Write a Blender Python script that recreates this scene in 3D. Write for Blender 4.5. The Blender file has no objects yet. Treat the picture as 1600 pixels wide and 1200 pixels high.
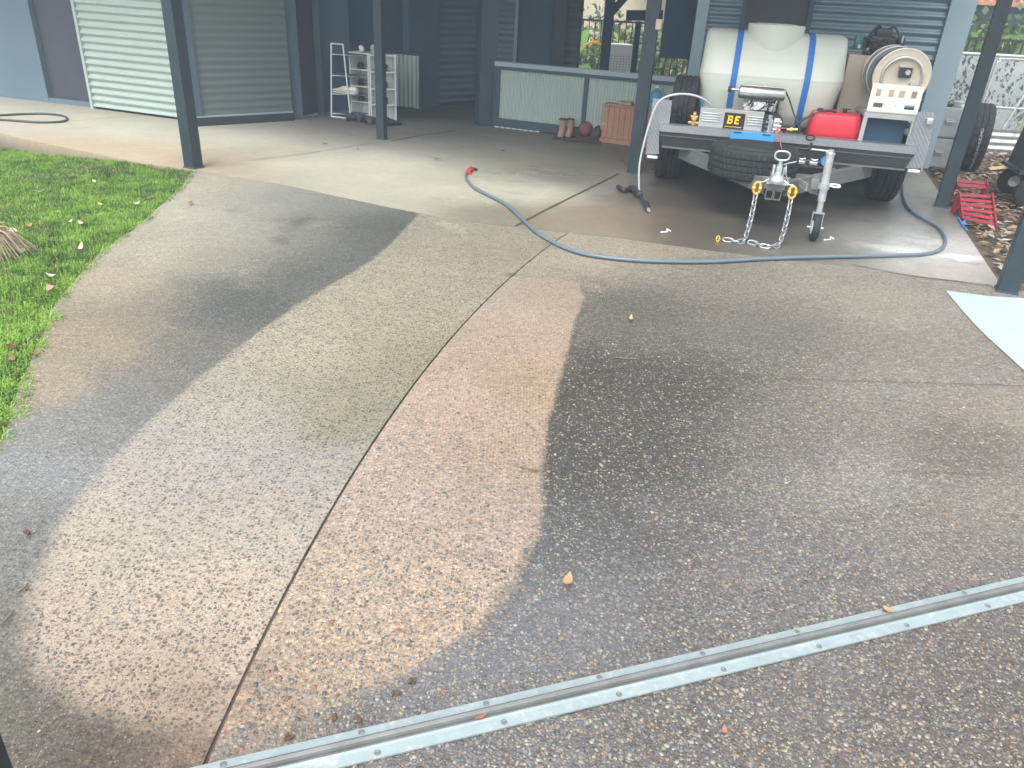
import bpy, bmesh, math, random
import numpy as np
from mathutils import Vector, Matrix

random.seed(7)
rng = np.random.default_rng(11)
scene = bpy.context.scene
COL = scene.collection

# ------------------------------------------------------------------ camera, sky, sun, exposure
FOC, PITCH, ROLL, EYE = 1190.0, math.radians(27.2), math.radians(3.3), 1.42
_f = np.array([0, math.cos(PITCH), -math.sin(PITCH)])
_r0 = np.array([1.0, 0, 0]); _u0 = np.cross(_r0, _f)
_r = _r0 * math.cos(ROLL) + _u0 * math.sin(ROLL)
_u = -_r0 * math.sin(ROLL) + _u0 * math.cos(ROLL)
cam_data = bpy.data.cameras.new('camera'); cam = bpy.data.objects.new('camera', cam_data); COL.objects.link(cam)
cam_data.sensor_width = 36; cam_data.lens = FOC / 1600 * 36; cam_data.clip_start = 0.05; cam_data.clip_end = 1500
cam.matrix_world = Matrix(((_r[0], _u[0], -_f[0], 0), (_r[1], _u[1], -_f[1], 0), (_r[2], _u[2], -_f[2], EYE), (0, 0, 0, 1)))
scene.camera = cam

HAZE = 0.0085
SUN_EL, SUN_ROT = math.radians(58), math.radians(200)
world = bpy.data.worlds.new('World'); scene.world = world; world.use_nodes = True
wn = world.node_tree; wn.nodes.clear()
sky = wn.nodes.new('ShaderNodeTexSky'); sky.sky_type = 'NISHITA'; sky.sun_disc = False
sky.sun_elevation = SUN_EL; sky.sun_rotation = SUN_ROT; sky.dust_density = 4.0; sky.air_density = 1.2
hs = wn.nodes.new('ShaderNodeHueSaturation'); hs.inputs['Saturation'].default_value = 0.20
bg = wn.nodes.new('ShaderNodeBackground'); bg.inputs['Strength'].default_value = 0.15
wo = wn.nodes.new('ShaderNodeOutputWorld')
wn.links.new(sky.outputs[0], hs.inputs['Color']); wn.links.new(hs.outputs[0], bg.inputs['Color']); wn.links.new(bg.outputs[0], wo.inputs['Surface'])

sun_d = bpy.data.lights.new('sun', 'SUN'); sun_d.energy = 0.8; sun_d.angle = math.radians(40); sun_d.color = (1.0, 0.95, 0.88)
sun = bpy.data.objects.new('sun', sun_d); COL.objects.link(sun)
_sd = Vector((math.sin(SUN_ROT) * math.cos(SUN_EL), math.cos(SUN_ROT) * math.cos(SUN_EL), math.sin(SUN_EL)))
sun.rotation_euler = _sd.to_track_quat('Z', 'Y').to_euler()

scene.view_settings.view_transform = 'Standard'; scene.view_settings.look = 'None'
scene.view_settings.gamma = 1.0; scene.view_settings.use_curve_mapping = False
scene.view_settings.exposure = 1.32

# ------------------------------------------------------------------ measuring helpers (photo point -> place in the world)
def _ray(x, y): return _f * FOC + _r * (x - 800) + _u * (600 - y)
CC = np.array([0, 0, EYE])
def G(x, y, z=0.0):
    d = _ray(x, y); return CC + d * (z - EYE) / d[2]
def YP(x, y, Y):
    d = _ray(x, y); return CC + d * Y / d[1]
def ONP(x, y, a, b):
    """point on the upright wall that stands on the ground line a-b"""
    d = _ray(x, y); n = np.array([-(b - a)[1], (b - a)[0], 0.0]); return CC + d * (n @ (a - CC)) / (n @ d)

# ------------------------------------------------------------------ materials
def lin(c):
    c = np.array(c, float) / 255.0
    return np.where(c <= 0.04045, c / 12.92, ((c + 0.055) / 1.055) ** 2.4)
def new_mat(name):
    m = bpy.data.materials.new(name); m.use_nodes = True
    nt = m.node_tree; b = nt.nodes['Principled BSDF']
    return m, nt, b
def ramp(nt, src, stops):
    r = nt.nodes.new('ShaderNodeValToRGB'); e = r.color_ramp.elements
    while len(e) > 1: e.remove(e[-1])
    e[0].position = stops[0][0]; e[0].color = (*stops[0][1], 1)
    for p, c in stops[1:]:
        k = e.new(p); k.color = (*c, 1)
    nt.links.new(src, r.inputs['Fac']); return r.outputs['Color']
def math_(nt, op, a, b=None, c=None, clamp=False):
    n = nt.nodes.new('ShaderNodeMath'); n.operation = op; n.use_clamp = clamp
    for i, v in enumerate((a, b, c)):
        if v is None: continue
        if isinstance(v, (int, float)): n.inputs[i].default_value = v
        else: nt.links.new(v, n.inputs[i])
    return n.outputs[0]
def mixc(nt, fac, a, b, blend='MIX'):
    n = nt.nodes.new('ShaderNodeMix'); n.data_type = 'RGBA'; n.blend_type = blend
    for s, v in ((n.inputs[0], fac), (n.inputs[6], a), (n.inputs[7], b)):
        if isinstance(v, (int, float)): s.default_value = v
        elif isinstance(v, tuple): s.default_value = (*v[:3], 1)
        else: nt.links.new(v, s)
    return n.outputs[2]
def noise(nt, vec, scale, detail=4, rough=0.55):
    n = nt.nodes.new('ShaderNodeTexNoise'); n.inputs['Scale'].default_value = scale
    n.inputs['Detail'].default_value = detail; n.inputs['Roughness'].default_value = rough
    nt.links.new(vec, n.inputs['Vector']); return n.outputs['Fac']
def coords(nt, kind='Object'):
    t = nt.nodes.new('ShaderNodeTexCoord'); return t.outputs[kind]
def bump(nt, b, h, strength, dist, socket='Normal'):
    n = nt.nodes.new('ShaderNodeBump'); n.inputs['Strength'].default_value = strength; n.inputs['Distance'].default_value = dist
    nt.links.new(h, n.inputs['Height']); nt.links.new(n.outputs[0], b.inputs[socket]); return n
def simple(name, col, rough=0.5, metal=0.0, var=0.18, scale=6, bmp=0.0, bscale=60, coat=0.0, grime=None, trans=0.0, sss=0.0):
    """worn surface: colour broken up by two noises, roughness too"""
    m, nt, b = new_mat(name); v = coords(nt)
    n1 = noise(nt, v, scale, 5); n2 = noise(nt, v, scale * 9, 3)
    k = math_(nt, 'ADD', math_(nt, 'MULTIPLY', n1, 0.7), math_(nt, 'MULTIPLY', n2, 0.3))
    lo = tuple(c * (1 - var) for c in col); hi = tuple(min(1, c * (1 + var)) for c in col)
    c = ramp(nt, k, [(0.3, lo), (0.7, hi)])
    if grime:
        g = ramp(nt, noise(nt, v, scale * 2.3, 6, 0.7), [(0.52, (0, 0, 0)), (0.72, (1, 1, 1))])
        c = mixc(nt, g, c, grime)
    nt.links.new(c, b.inputs['Base Color'])
    nt.links.new(math_(nt, 'ADD', rough - 0.08, math_(nt, 'MULTIPLY', n2, 0.18), clamp=True), b.inputs['Roughness'])
    b.inputs['Metallic'].default_value = metal
    if coat: b.inputs['Coat Weight'].default_value = coat
    if trans: b.inputs['Transmission Weight'].default_value = trans
    if sss: b.inputs['Subsurface Weight'].default_value = sss; b.inputs['Subsurface Radius'].default_value = (0.05, 0.05, 0.05)
    if bmp: bump(nt, b, noise(nt, v, bscale, 4), bmp, 0.003)
    return m
def attr_mat(name, rough=0.6, trans=0.0, var=0.2, nscale=40):
    m, nt, b = new_mat(name)
    a = nt.nodes.new('ShaderNodeAttribute'); a.attribute_name = 'col'
    k = math_(nt, 'ADD', 1 - var, math_(nt, 'MULTIPLY', noise(nt, coords(nt), nscale), 2 * var))
    mx = nt.nodes.new('ShaderNodeVectorMath'); mx.operation = 'SCALE'
    nt.links.new(a.outputs['Color'], mx.inputs[0]); nt.links.new(k, mx.inputs['Scale'])
    nt.links.new(mx.outputs[0], b.inputs['Base Color']); b.inputs['Roughness'].default_value = rough
    if trans:
        t = nt.nodes.new('ShaderNodeBsdfTranslucent'); nt.links.new(mx.outputs[0], t.inputs['Color'])
        s = nt.nodes.new('ShaderNodeMixShader'); s.inputs[0].default_value = trans
        nt.links.new(b.outputs[0], s.inputs[1]); nt.links.new(t.outputs[0], s.inputs[2])
        nt.links.new(s.outputs[0], nt.nodes['Material Output'].inputs['Surface'])
    return m
def checker_plate(name):
    """aluminium tread plate: short raised bars, alternately turned"""
    m, nt, b = new_mat(name); v = coords(nt)
    def bars(rz, off):
        mp = nt.nodes.new('ShaderNodeMapping'); mp.inputs['Rotation'].default_value = (0, math.radians(35), rz)
        mp.inputs['Location'].default_value = (off, off * .5, off); nt.links.new(v, mp.inputs['Vector'])
        mp2 = nt.nodes.new('ShaderNodeMapping'); mp2.inputs['Scale'].default_value = (62, 190, 130)
        nt.links.new(mp.outputs[0], mp2.inputs['Vector'])
        vo = nt.nodes.new('ShaderNodeTexVoronoi'); vo.inputs['Scale'].default_value = 1.0; vo.inputs['Randomness'].default_value = 0.25
        nt.links.new(mp2.outputs[0], vo.inputs['Vector'])
        return ramp(nt, vo.outputs['Distance'], [(0.22, (1, 1, 1)), (0.34, (0, 0, 0))])
    h = mixc(nt, 1.0, bars(math.radians(45), 0), bars(math.radians(-45), 0.013), 'ADD')
    c = mixc(nt, h, (0.30, 0.33, 0.36), (0.62, 0.66, 0.70))
    n = noise(nt, v, 5, 5)
    nt.links.new(mixc(nt, math_(nt, 'MULTIPLY', n, 0.5), c, (0.22, 0.23, 0.24)), b.inputs['Base Color'])
    b.inputs['Metallic'].default_value = 0.75; b.inputs['Roughness'].default_value = 0.42
    bump(nt, b, h, 0.6, 0.002); return m

# aggregate concrete: 'col' = colour of the cement, its stains and painted sheen, 'par' = dark stones, light stones, water film, size
def aggregate():
    m, nt, b = new_mat('exposed_aggregate_concrete')
    g = nt.nodes.new('ShaderNodeNewGeometry'); P = g.outputs['Position']
    a = nt.nodes.new('ShaderNodeAttribute'); a.attribute_name = 'col'
    q = nt.nodes.new('ShaderNodeAttribute'); q.attribute_name = 'par'
    sp = nt.nodes.new('ShaderNodeSeparateColor'); nt.links.new(q.outputs['Color'], sp.inputs[0])
    dk, lt, wet = sp.outputs[0], sp.outputs[1], sp.outputs[2]
    # wobble so that stones are not neat cells
    nz = nt.nodes.new('ShaderNodeTexNoise'); nz.inputs['Scale'].default_value = 150; nz.inputs['Detail'].default_value = 2
    nt.links.new(P, nz.inputs['Vector'])
    vm = nt.nodes.new('ShaderNodeVectorMath'); vm.operation = 'MULTIPLY_ADD'
    nt.links.new(nz.outputs['Color'], vm.inputs[0]); vm.inputs[1].default_value = (0.005, 0.005, 0); nt.links.new(P, vm.inputs[2])
    V = vm.outputs[0]
    def vor(scale):
        w = nt.nodes.new('ShaderNodeTexVoronoi'); w.voronoi_dimensions = '2D'; w.inputs['Scale'].default_value = scale
        nt.links.new(V, w.inputs['Vector'])
        s = nt.nodes.new('ShaderNodeSeparateColor'); nt.links.new(w.outputs['Color'], s.inputs[0])
        return w, s
    w1, s1 = vor(82); w2, s2 = vor(165)
    def stone_mask(w, s, scale, lo, hi):
        # size differs from cell to cell
        r = math_(nt, 'ADD', 0.24, math_(nt, 'MULTIPLY', s.outputs[2], 0.30))
        return math_(nt, 'MULTIPLY', math_(nt, 'SUBTRACT', 1.0, math_(nt, 'DIVIDE', w.outputs['Distance'], r), clamp=False), 5.0, clamp=True)
    m1 = stone_mask(w1, s1, 62, 0, 0); m2 = stone_mask(w2, s2, 125, 0, 0)
    def tone(s):
        d = math_(nt, 'LESS_THAN', s.outputs[0], 0.48); l = math_(nt, 'GREATER_THAN', s.outputs[0], 0.52)
        var = math_(nt, 'ADD', 0.35, math_(nt, 'MULTIPLY', s.outputs[1], 1.0))
        t = math_(nt, 'SUBTRACT', math_(nt, 'MULTIPLY', math_(nt, 'MULTIPLY', l, lt), var), math_(nt, 'MULTIPLY', math_(nt, 'MULTIPLY', d, dk), math_(nt, 'MINIMUM', var, 1.0)))
        return t
    t = math_(nt, 'ADD', math_(nt, 'MULTIPLY', tone(s1), m1), math_(nt, 'MULTIPLY', math_(nt, 'MULTIPLY', tone(s2), m2), 0.7))
    mott = math_(nt, 'ADD', -0.22, math_(nt, 'MULTIPLY', noise(nt, P, 14, 6, 0.7), 0.44))
    fine = math_(nt, 'ADD', -0.50, math_(nt, 'MULTIPLY', noise(nt, P, 230, 3, 0.7), 1.0))
    big = math_(nt, 'ADD', -0.15, math_(nt, 'MULTIPLY', noise(nt, P, 2.6, 5, 0.6), 0.30))
    agg = math_(nt, 'ADD', 0.25, math_(nt, 'MULTIPLY', math_(nt, 'MAXIMUM', dk, lt), 1.1), clamp=True)
    tot = math_(nt, 'ADD', math_(nt, 'ADD', t, math_(nt, 'MULTIPLY', fine, agg)), math_(nt, 'ADD', mott, big))
    k = math_(nt, 'MAXIMUM', math_(nt, 'ADD', 1.0, tot), 0.12)
    sc = nt.nodes.new('ShaderNodeVectorMath'); sc.operation = 'SCALE'
    nt.links.new(a.outputs['Color'], sc.inputs[0]); nt.links.new(k, sc.inputs['Scale'])
    # stones have their own hues: slate, cream, rust
    hue = ramp(nt, s1.outputs[1], [(0.0, (0.86, 0.97, 1.08)), (0.4, (1.0, 1.0, 1.0)), (0.65, (1.06, 1.02, 0.90)), (0.88, (1.0, 0.98, 0.97)), (0.95, (1.18, 0.98, 0.84))])
    hf = math_(nt, 'MULTIPLY', m1, math_(nt, 'MULTIPLY', agg, 0.9), clamp=True)
    hm = mixc(nt, hf, (1, 1, 1), hue)
    fin = mixc(nt, 1.0, sc.outputs[0], hm, 'MULTIPLY')
    nt.links.new(fin, b.inputs['Base Color'])
    # relief
    hgt = math_(nt, 'ADD', math_(nt, 'MULTIPLY', m1, 0.8), math_(nt, 'ADD', math_(nt, 'MULTIPLY', m2, 0.5), math_(nt, 'MULTIPLY', fine, 0.9)))
    hgt = math_(nt, 'MULTIPLY', hgt, agg)
    b1 = bump(nt, b, hgt, 0.7, 0.003)
    rip = math_(nt, 'ADD', math_(nt, 'MULTIPLY', noise(nt, P, 45, 3), 1.0), math_(nt, 'MULTIPLY', hgt, 0.45))
    b2 = nt.nodes.new('ShaderNodeBump'); b2.inputs['Strength'].default_value = 0.55; b2.inputs['Distance'].default_value = 0.0035
    nt.links.new(rip, b2.inputs['Height']); nt.links.new(b2.outputs[0], b.inputs['Coat Normal'])
    nt.links.new(math_(nt, 'SUBTRACT', 0.9, math_(nt, 'MULTIPLY', wet, 0.35)), b.inputs['Roughness'])
    pn = noise(nt, P, 3.4, 5, 0.65)
    wk = math_(nt, 'MULTIPLY', wet, math_(nt, 'ADD', 0.55, math_(nt, 'MULTIPLY', pn, 0.9)), clamp=True)
    nt.links.new(wk, b.inputs['Coat Weight']); b.inputs['Coat IOR'].default_value = 1.8
    nt.links.new(math_(nt, 'SUBTRACT', 0.34, math_(nt, 'MULTIPLY', wk, 0.26)), b.inputs['Coat Roughness'])
    return m

M = {}
M['agg'] = aggregate(); M['filler'] = simple('dirt_filled_joint', (0.10, 0.082, 0.065), 0.9, 0, 0.35, 20)
M['attr'] = attr_mat('stone', 0.55, 0, 0.25, 180)
M['grass'] = attr_mat('grass', 0.55, 0.3, 0.1, 20)
M['leaf'] = attr_mat('foliage', 0.45, 0.35, 0.2, 9)
M['litter'] = attr_mat('dry_leaf', 0.8, 0.1, 0.2, 60)
M['steel_blue'] = simple('blue_grey_post_paint', (0.020, 0.036, 0.048), 0.45, 0, 0.15, 5, 0.2, 40, grime=(0.040, 0.056, 0.066))
M['trim'] = simple('blue_grey_trim', (0.042, 0.072, 0.098), 0.5, 0, 0.12, 3)
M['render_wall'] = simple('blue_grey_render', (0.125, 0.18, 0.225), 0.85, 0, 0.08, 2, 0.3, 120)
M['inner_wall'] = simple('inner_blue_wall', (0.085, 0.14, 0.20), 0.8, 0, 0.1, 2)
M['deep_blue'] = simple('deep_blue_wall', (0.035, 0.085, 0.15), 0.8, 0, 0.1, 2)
M['plum'] = simple('plum_door_paint', (0.055, 0.060, 0.078), 0.6, 0, 0.08, 3)
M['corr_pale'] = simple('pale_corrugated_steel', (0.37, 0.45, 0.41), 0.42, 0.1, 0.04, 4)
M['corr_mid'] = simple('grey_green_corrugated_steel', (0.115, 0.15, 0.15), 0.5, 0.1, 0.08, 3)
M['corr_blue'] = simple('blue_grey_corrugated_steel', (0.19, 0.27, 0.32), 0.34, 0.3, 0.06, 3)
M['corner'] = simple('light_grey_flashing', (0.30, 0.40, 0.45), 0.45, 0.1, 0.06, 3)
M['mini'] = simple('pale_mini_corrugated_steel', (0.40, 0.50, 0.46), 0.5, 0.1, 0.06, 3)
M['kerbface'] = simple('kerb_concrete', (0.28, 0.24, 0.18), 0.9, 0, 0.3, 8, 0.4, 60)
M['soil'] = simple('soil', (0.11, 0.085, 0.055), 0.95, 0, 0.3, 4, 0.6, 50)
M['groundfar'] = simple('rough_ground', (0.10, 0.11, 0.055), 0.95, 0, 0.4, 1.3, 0.6, 20)
M['darksteel'] = simple('dark_threshold_steel', (0.022, 0.030, 0.036), 0.6)
M['dark'] = simple('black_rubber_joint', (0.030, 0.027, 0.024), 0.8, 0, 0.3, 8)
M['galv'] = simple('galvanised_steel', (0.60, 0.63, 0.64), 0.38, 0.7, 0.18, 14, 0.1, 90, grime=(0.42, 0.42, 0.40))
M['galv_bright'] = simple('bright_zinc', (0.52, 0.57, 0.59), 0.30, 0.6, 0.12, 16)
M['railtop'] = simple('zinc_rail', (0.30, 0.37, 0.385), 0.5, 0.35, 0.10, 18, 0.1, 90, grime=(0.46, 0.47, 0.45))
M['railgrey'] = simple('weathered_rail', (0.17, 0.18, 0.18), 0.6, 0.3, 0.25, 16, 0.2, 90)
M['alloy'] = simple('brushed_alloy', (0.62, 0.62, 0.60), 0.32, 0.8, 0.08, 9)
M['alloy_matt'] = simple('matt_alloy_frame', (0.42, 0.43, 0.43), 0.5, 0.5, 0.1, 7)
M['frame_grey'] = simple('grey_chassis_paint', (0.15, 0.16, 0.165), 0.5, 0.3, 0.15, 7)
M['tray_dark'] = simple('charcoal_tray_paint', (0.035, 0.038, 0.042), 0.42, 0.2, 0.15, 5)
M['checker'] = checker_plate('aluminium_tread_plate')
M['rubber'] = simple('tyre_rubber', (0.014, 0.017, 0.019), 0.75, 0, 0.25, 20, 0.3, 120)
M['blackp'] = simple('black_plastic', (0.025, 0.028, 0.032), 0.45, 0, 0.2, 12)
M['tank'] = simple('cream_poly_tank', (0.60, 0.635, 0.56), 0.48, 0, 0.05, 1.5, 0.1, 40, sss=0.25)
M['cream'] = simple('cream_powder_coat', (0.80, 0.77, 0.68), 0.4, 0.1, 0.06, 6)
M['reel_beige'] = simple('reel_beige_enamel', (0.60, 0.54, 0.44), 0.4, 0.2, 0.06, 6)
M['beige'] = simple('beige_powder_coat', (0.55, 0.49, 0.38), 0.45, 0.1, 0.06, 6)
M['strap'] = simple('blue_webbing', (0.03, 0.16, 0.48), 0.7, 0, 0.1, 30)
M['skyblue'] = simple('sky_blue_plastic', (0.05, 0.30, 0.68), 0.45, 0, 0.05, 8)
M['red'] = simple('red_plastic', (0.62, 0.03, 0.05), 0.38, 0, 0.07, 4, coat=0.2)
M['redsteel'] = simple('worn_crimson_steel', (0.33, 0.02, 0.045), 0.5, 0.1, 0.2, 9, grime=(0.20, 0.05, 0.04))
M['brass'] = simple('brass', (0.66, 0.45, 0.16), 0.3, 0.85, 0.15, 30)
M['yellow'] = simple('yellow_painted_steel', (0.80, 0.42, 0.03), 0.4, 0.1, 0.1, 20)
M['logo_black'] = simple('black_label', (0.015, 0.014, 0.014), 0.4)
M['logo_yellow'] = simple('yellow_print', (0.85, 0.55, 0.03), 0.5)
M['hose'] = simple('blue_grey_hose', (0.115, 0.16, 0.195), 0.38, 0, 0.08, 12)
M['hose_pale'] = simple('pale_clear_hose', (0.50, 0.55, 0.58), 0.3, 0, 0.06, 12)
M['hose_dark'] = simple('dark_green_hose', (0.05, 0.065, 0.055), 0.5, 0, 0.1, 12)
M['white'] = simple('white_paint', (0.74, 0.78, 0.76), 0.6, 0, 0.05, 6)
M['whitepatch'] = simple('fresh_white_concrete_paint', (0.34, 0.41, 0.40), 0.75, 0, 0.04, 4, 0.35, 140)
M['pine'] = simple('reddish_pine', (0.42, 0.22, 0.15), 0.6, 0, 0.15, 6)
M['cardboard'] = simple('cardboard', (0.48, 0.34, 0.18), 0.85, 0, 0.1, 8)
M['cabinet_steel'] = simple('grey_filing_cabinet_enamel', (0.33, 0.37, 0.38), 0.45, 0.1, 0.1, 6, grime=(0.26, 0.27, 0.25))
M['leather'] = simple('tan_boot_leather', (0.42, 0.27, 0.17), 0.7, 0, 0.15, 12)
M['leather_dark'] = simple('dark_shoe', (0.05, 0.05, 0.06), 0.6, 0, 0.2, 12)
M['terracotta'] = simple('terracotta_roof_tile', (0.45, 0.19, 0.12), 0.8, 0, 0.2, 3)
M['bark'] = simple('bark', (0.16, 0.12, 0.085), 0.9, 0, 0.3, 12, 0.6, 40)
M['chain'] = simple('zinc_chain', (0.40, 0.43, 0.45), 0.35, 0.7, 0.2, 40)
M['redcap'] = simple('red_coupling', (0.55, 0.04, 0.04), 0.4)
M['rug'] = simple('brown_mat', (0.10, 0.06, 0.055), 0.95, 0, 0.2, 30)
M['roofu'] = simple('roof_lining', (0.35, 0.37, 0.38), 0.8)

def speckled():
    m, nt, b = new_mat('white_render_with_dark_flecks'); v = coords(nt)
    w = nt.nodes.new('ShaderNodeTexVoronoi'); w.inputs['Scale'].default_value = 15
    mp = nt.nodes.new('ShaderNodeMapping'); mp.inputs['Rotation'].default_value = (0, 0.6, 0); mp.inputs['Scale'].default_value = (1.4, 1, 0.8)
    nt.links.new(v, mp.inputs[0])
    nz = nt.nodes.new('ShaderNodeTexNoise'); nz.inputs['Scale'].default_value = 22; nt.links.new(v, nz.inputs['Vector'])
    vm = nt.nodes.new('ShaderNodeVectorMath'); vm.operation = 'MULTIPLY_ADD'; nt.links.new(nz.outputs['Color'], vm.inputs[0])
    vm.inputs[1].default_value = (0.12, 0.12, 0.12); nt.links.new(mp.outputs[0], vm.inputs[2]); nt.links.new(vm.outputs[0], w.inputs['Vector'])
    s = nt.nodes.new('ShaderNodeSeparateColor'); nt.links.new(w.outputs['Color'], s.inputs[0])
    r = math_(nt, 'MULTIPLY', s.outputs[0], 0.66)
    fl = math_(nt, 'LESS_THAN', w.outputs['Distance'], r)
    c = mixc(nt, fl, ramp(nt, noise(nt, v, 3, 5), [(0.3, (0.33, 0.38, 0.38)), (0.7, (0.47, 0.51, 0.50))]), (0.07, 0.08, 0.08))
    nt.links.new(c, b.inputs['Base Color']); b.inputs['Roughness'].default_value = 0.9
    return m
M['speckle'] = speckled()

# ------------------------------------------------------------------ mesh helpers
def np_mesh(name, V, F, col=None, par=None, smooth=False):
    """V (n,3); F (m,k) all same k"""
    V = np.asarray(V, np.float32); F = np.asarray(F, np.int32)
    me = bpy.data.meshes.new(name); n, k = len(F), F.shape[1]
    me.vertices.add(len(V)); me.vertices.foreach_set('co', V.ravel())
    me.loops.add(n * k); me.loops.foreach_set('vertex_index', F.ravel())
    me.polygons.add(n); me.polygons.foreach_set('loop_start', np.arange(0, n * k, k, dtype=np.int32))
    for nm, a in (('col', col), ('par', par)):
        if a is not None:
            at = me.color_attributes.new(nm, 'FLOAT_COLOR', 'POINT')
            c = np.ones((len(V), 4), np.float32); c[:, :3] = a; at.data.foreach_set('color', c.ravel())
    me.update(calc_edges=True); me.validate()
    me.polygons.foreach_set('use_smooth', np.full(len(me.polygons), smooth)); return me
def link(name, me, mat, parent=None):
    o = bpy.data.objects.new(name, me); COL.objects.link(o)
    if mat is not None and not me.materials: me.materials.append(mat)
    if parent is not None: o.parent = parent
    return o
def tag(o, label=None, cat=None, group=None, kind=None):
    if label: o['label'] = label
    if cat: o['category'] = cat
    if group: o['group'] = group
    if kind: o['kind'] = kind
    return o
def thing(name, label, cat, loc=(0, 0, 0), rz=0.0, group=None):
    o = bpy.data.objects.new(name, None); COL.objects.link(o); o.location = loc; o.rotation_euler = (0, 0, rz)
    o.empty_display_size = 0.1
    return tag(o, label, cat, group)

class MB:
    """collects solids; build() links them as one mesh. org = place of the parent, taken off the coordinates"""
    def __init__(s, org=(0, 0, 0)): s.v = []; s.f = []; s.org = np.array(org, float)
    def add(s, V, F):
        b = len(s.v); s.v += [tuple(np.asarray(p, float)) for p in V]; s.f += [tuple(i + b for i in f) for f in F]; return s
    def box(s, c, size, R=None, bev=0.0):
        c = np.array(c, float); h = np.array(size, float) / 2
        if bev <= 0 or bev >= h.min():
            V = np.array([(x, y, z) for z in (-1, 1) for y in (-1, 1) for x in (-1, 1)]) * h
            F = [(0, 2, 3, 1), (4, 5, 7, 6), (0, 1, 5, 4), (2, 6, 7, 3), (0, 4, 6, 2), (1, 3, 7, 5)]
        else:
            bm = bmesh.new(); bmesh.ops.create_cube(bm, size=2.0)
            for v in bm.verts: v.co = Vector((v.co.x * h[0], v.co.y * h[1], v.co.z * h[2]))
            bmesh.ops.bevel(bm, geom=list(bm.edges), offset=bev, segments=2, affect='EDGES', profile=0.5)
            bm.verts.index_update(); V = np.array([v.co[:] for v in bm.verts]); F = [tuple(v.index for v in f.verts) for f in bm.faces]; bm.free()
        if R is not None: V = V @ np.array(R).T
        return s.add(V + c, F)
    def boxp(s, lo, hi, bev=0.0):
        lo = np.array(lo, float); hi = np.array(hi, float); return s.box((lo + hi) / 2, hi - lo, None, bev)
    def beam(s, a, b, w, t, up=(0, 0, 1), bev=0.0):
        """bar from a to b, w across, t along up"""
        a = np.array(a, float); b = np.array(b, float); d = b - a; L = np.linalg.norm(d); d /= L
        up = np.array(up, float); x = np.cross(d, up)
        if np.linalg.norm(x) < 1e-4: up = np.array([0, 1, 0.0]); x = np.cross(d, up)
        x /= np.linalg.norm(x); z = np.cross(x, d)
        return s.box((a + b) / 2, (w, L, t), np.stack([x, d, z], 1), bev)
    def cyl(s, a, b, r, r2=None, n=16, caps=True):
        return s.tube([a, b], [r, r if r2 is None else r2], n, caps)
    def tube(s, P, r, n=8, caps=True, closed=False):
        P = np.array(P, float); m = len(P); r = np.full(m, r) if np.isscalar(r) else np.array(r, float)
        T = np.gradient(P, axis=0) if not closed else np.roll(P, -1, 0) - np.roll(P, 1, 0)
        T /= np.linalg.norm(T, axis=1)[:, None] + 1e-12
        nrm = np.cross(T[0], (0, 0, 1.0));
        if np.linalg.norm(nrm) < 1e-3: nrm = np.cross(T[0], (0, 1.0, 0))
        V = []
        ang = np.linspace(0, 2 * math.pi, n, endpoint=False)
        for i in range(m):
            nrm = nrm - T[i] * (nrm @ T[i]); nrm /= np.linalg.norm(nrm); bn = np.cross(T[i], nrm)
            V += [P[i] + r[i] * (math.cos(a) * nrm + math.sin(a) * bn) for a in ang]
        F = []
        for i in range(m if closed else m - 1):
            j = (i + 1) % m
            F += [(i * n + k, j * n + k, j * n + (k + 1) % n, i * n + (k + 1) % n)[::-1] for k in range(n)]
        if caps and not closed: F += [tuple(range(n)), tuple(range((m - 1) * n, m * n))[::-1]]
        return s.add(V, F)
    def lathe(s, c, axis, prof, n=32, closed=False, wob=None):
        """prof: (r, h) pairs, revolved about axis through c"""
        c = np.array(c, float); ax = np.array(axis, float); ax /= np.linalg.norm(ax)
        x = np.cross(ax, (0, 0, 1.0));
        if np.linalg.norm(x) < 1e-3: x = np.array([1.0, 0, 0])
        x /= np.linalg.norm(x); y = np.cross(ax, x); m = len(prof); V = []
        for k in range(n):
            a = 2 * math.pi * k / n
            for i, (r, h) in enumerate(prof):
                rr = r + (wob(k, i) if wob else 0); V.append(c + ax * h + rr * (math.cos(a) * x + math.sin(a) * y))
        F = []
        for k in range(n):
            k2 = (k + 1) % n
            for i in range(m if closed else m - 1):
                j = (i + 1) % m; F.append((k * m + i, k2 * m + i, k2 * m + j, k * m + j))
        return s.add(V, F)
    def prism(s, poly, a, b, plane='xz', h=0.0):
        """poly in a plane, extruded from a to b along the remaining axis"""
        n = len(poly)
        def p3(u, v, w): return {'xz': (u, w, v), 'xy': (u, v, w), 'yz': (w, u, v)}[plane]
        V = [p3(u, v, a) for u, v in poly] + [p3(u, v, b) for u, v in poly]
        F = [tuple(range(n)), tuple(range(n, 2 * n))[::-1]] + [(i, i + n, (i + 1) % n + n, (i + 1) % n) for i in range(n)]
        return s.add(V, F)
    def build(s, name, mat, parent=None, smooth=None, bevel=0.0):
        me = bpy.data.meshes.new(name); me.from_pydata([tuple(np.array(p) - s.org) for p in s.v], [], s.f); me.update()
        bm = bmesh.new(); bm.from_mesh(me); bmesh.ops.recalc_face_normals(bm, faces=bm.faces); bm.to_mesh(me); bm.free()
        if smooth:
            me.polygons.foreach_set('use_smooth', [True] * len(me.polygons))
            try: me.set_sharp_from_angle(angle=math.radians(smooth))
            except Exception: pass
        o = link(name, me, mat, parent)
        if bevel > 0:
            md = o.modifiers.new('edge', 'BEVEL'); md.width = bevel; md.segments = 2; md.limit_method = 'ANGLE'
        return o
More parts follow.
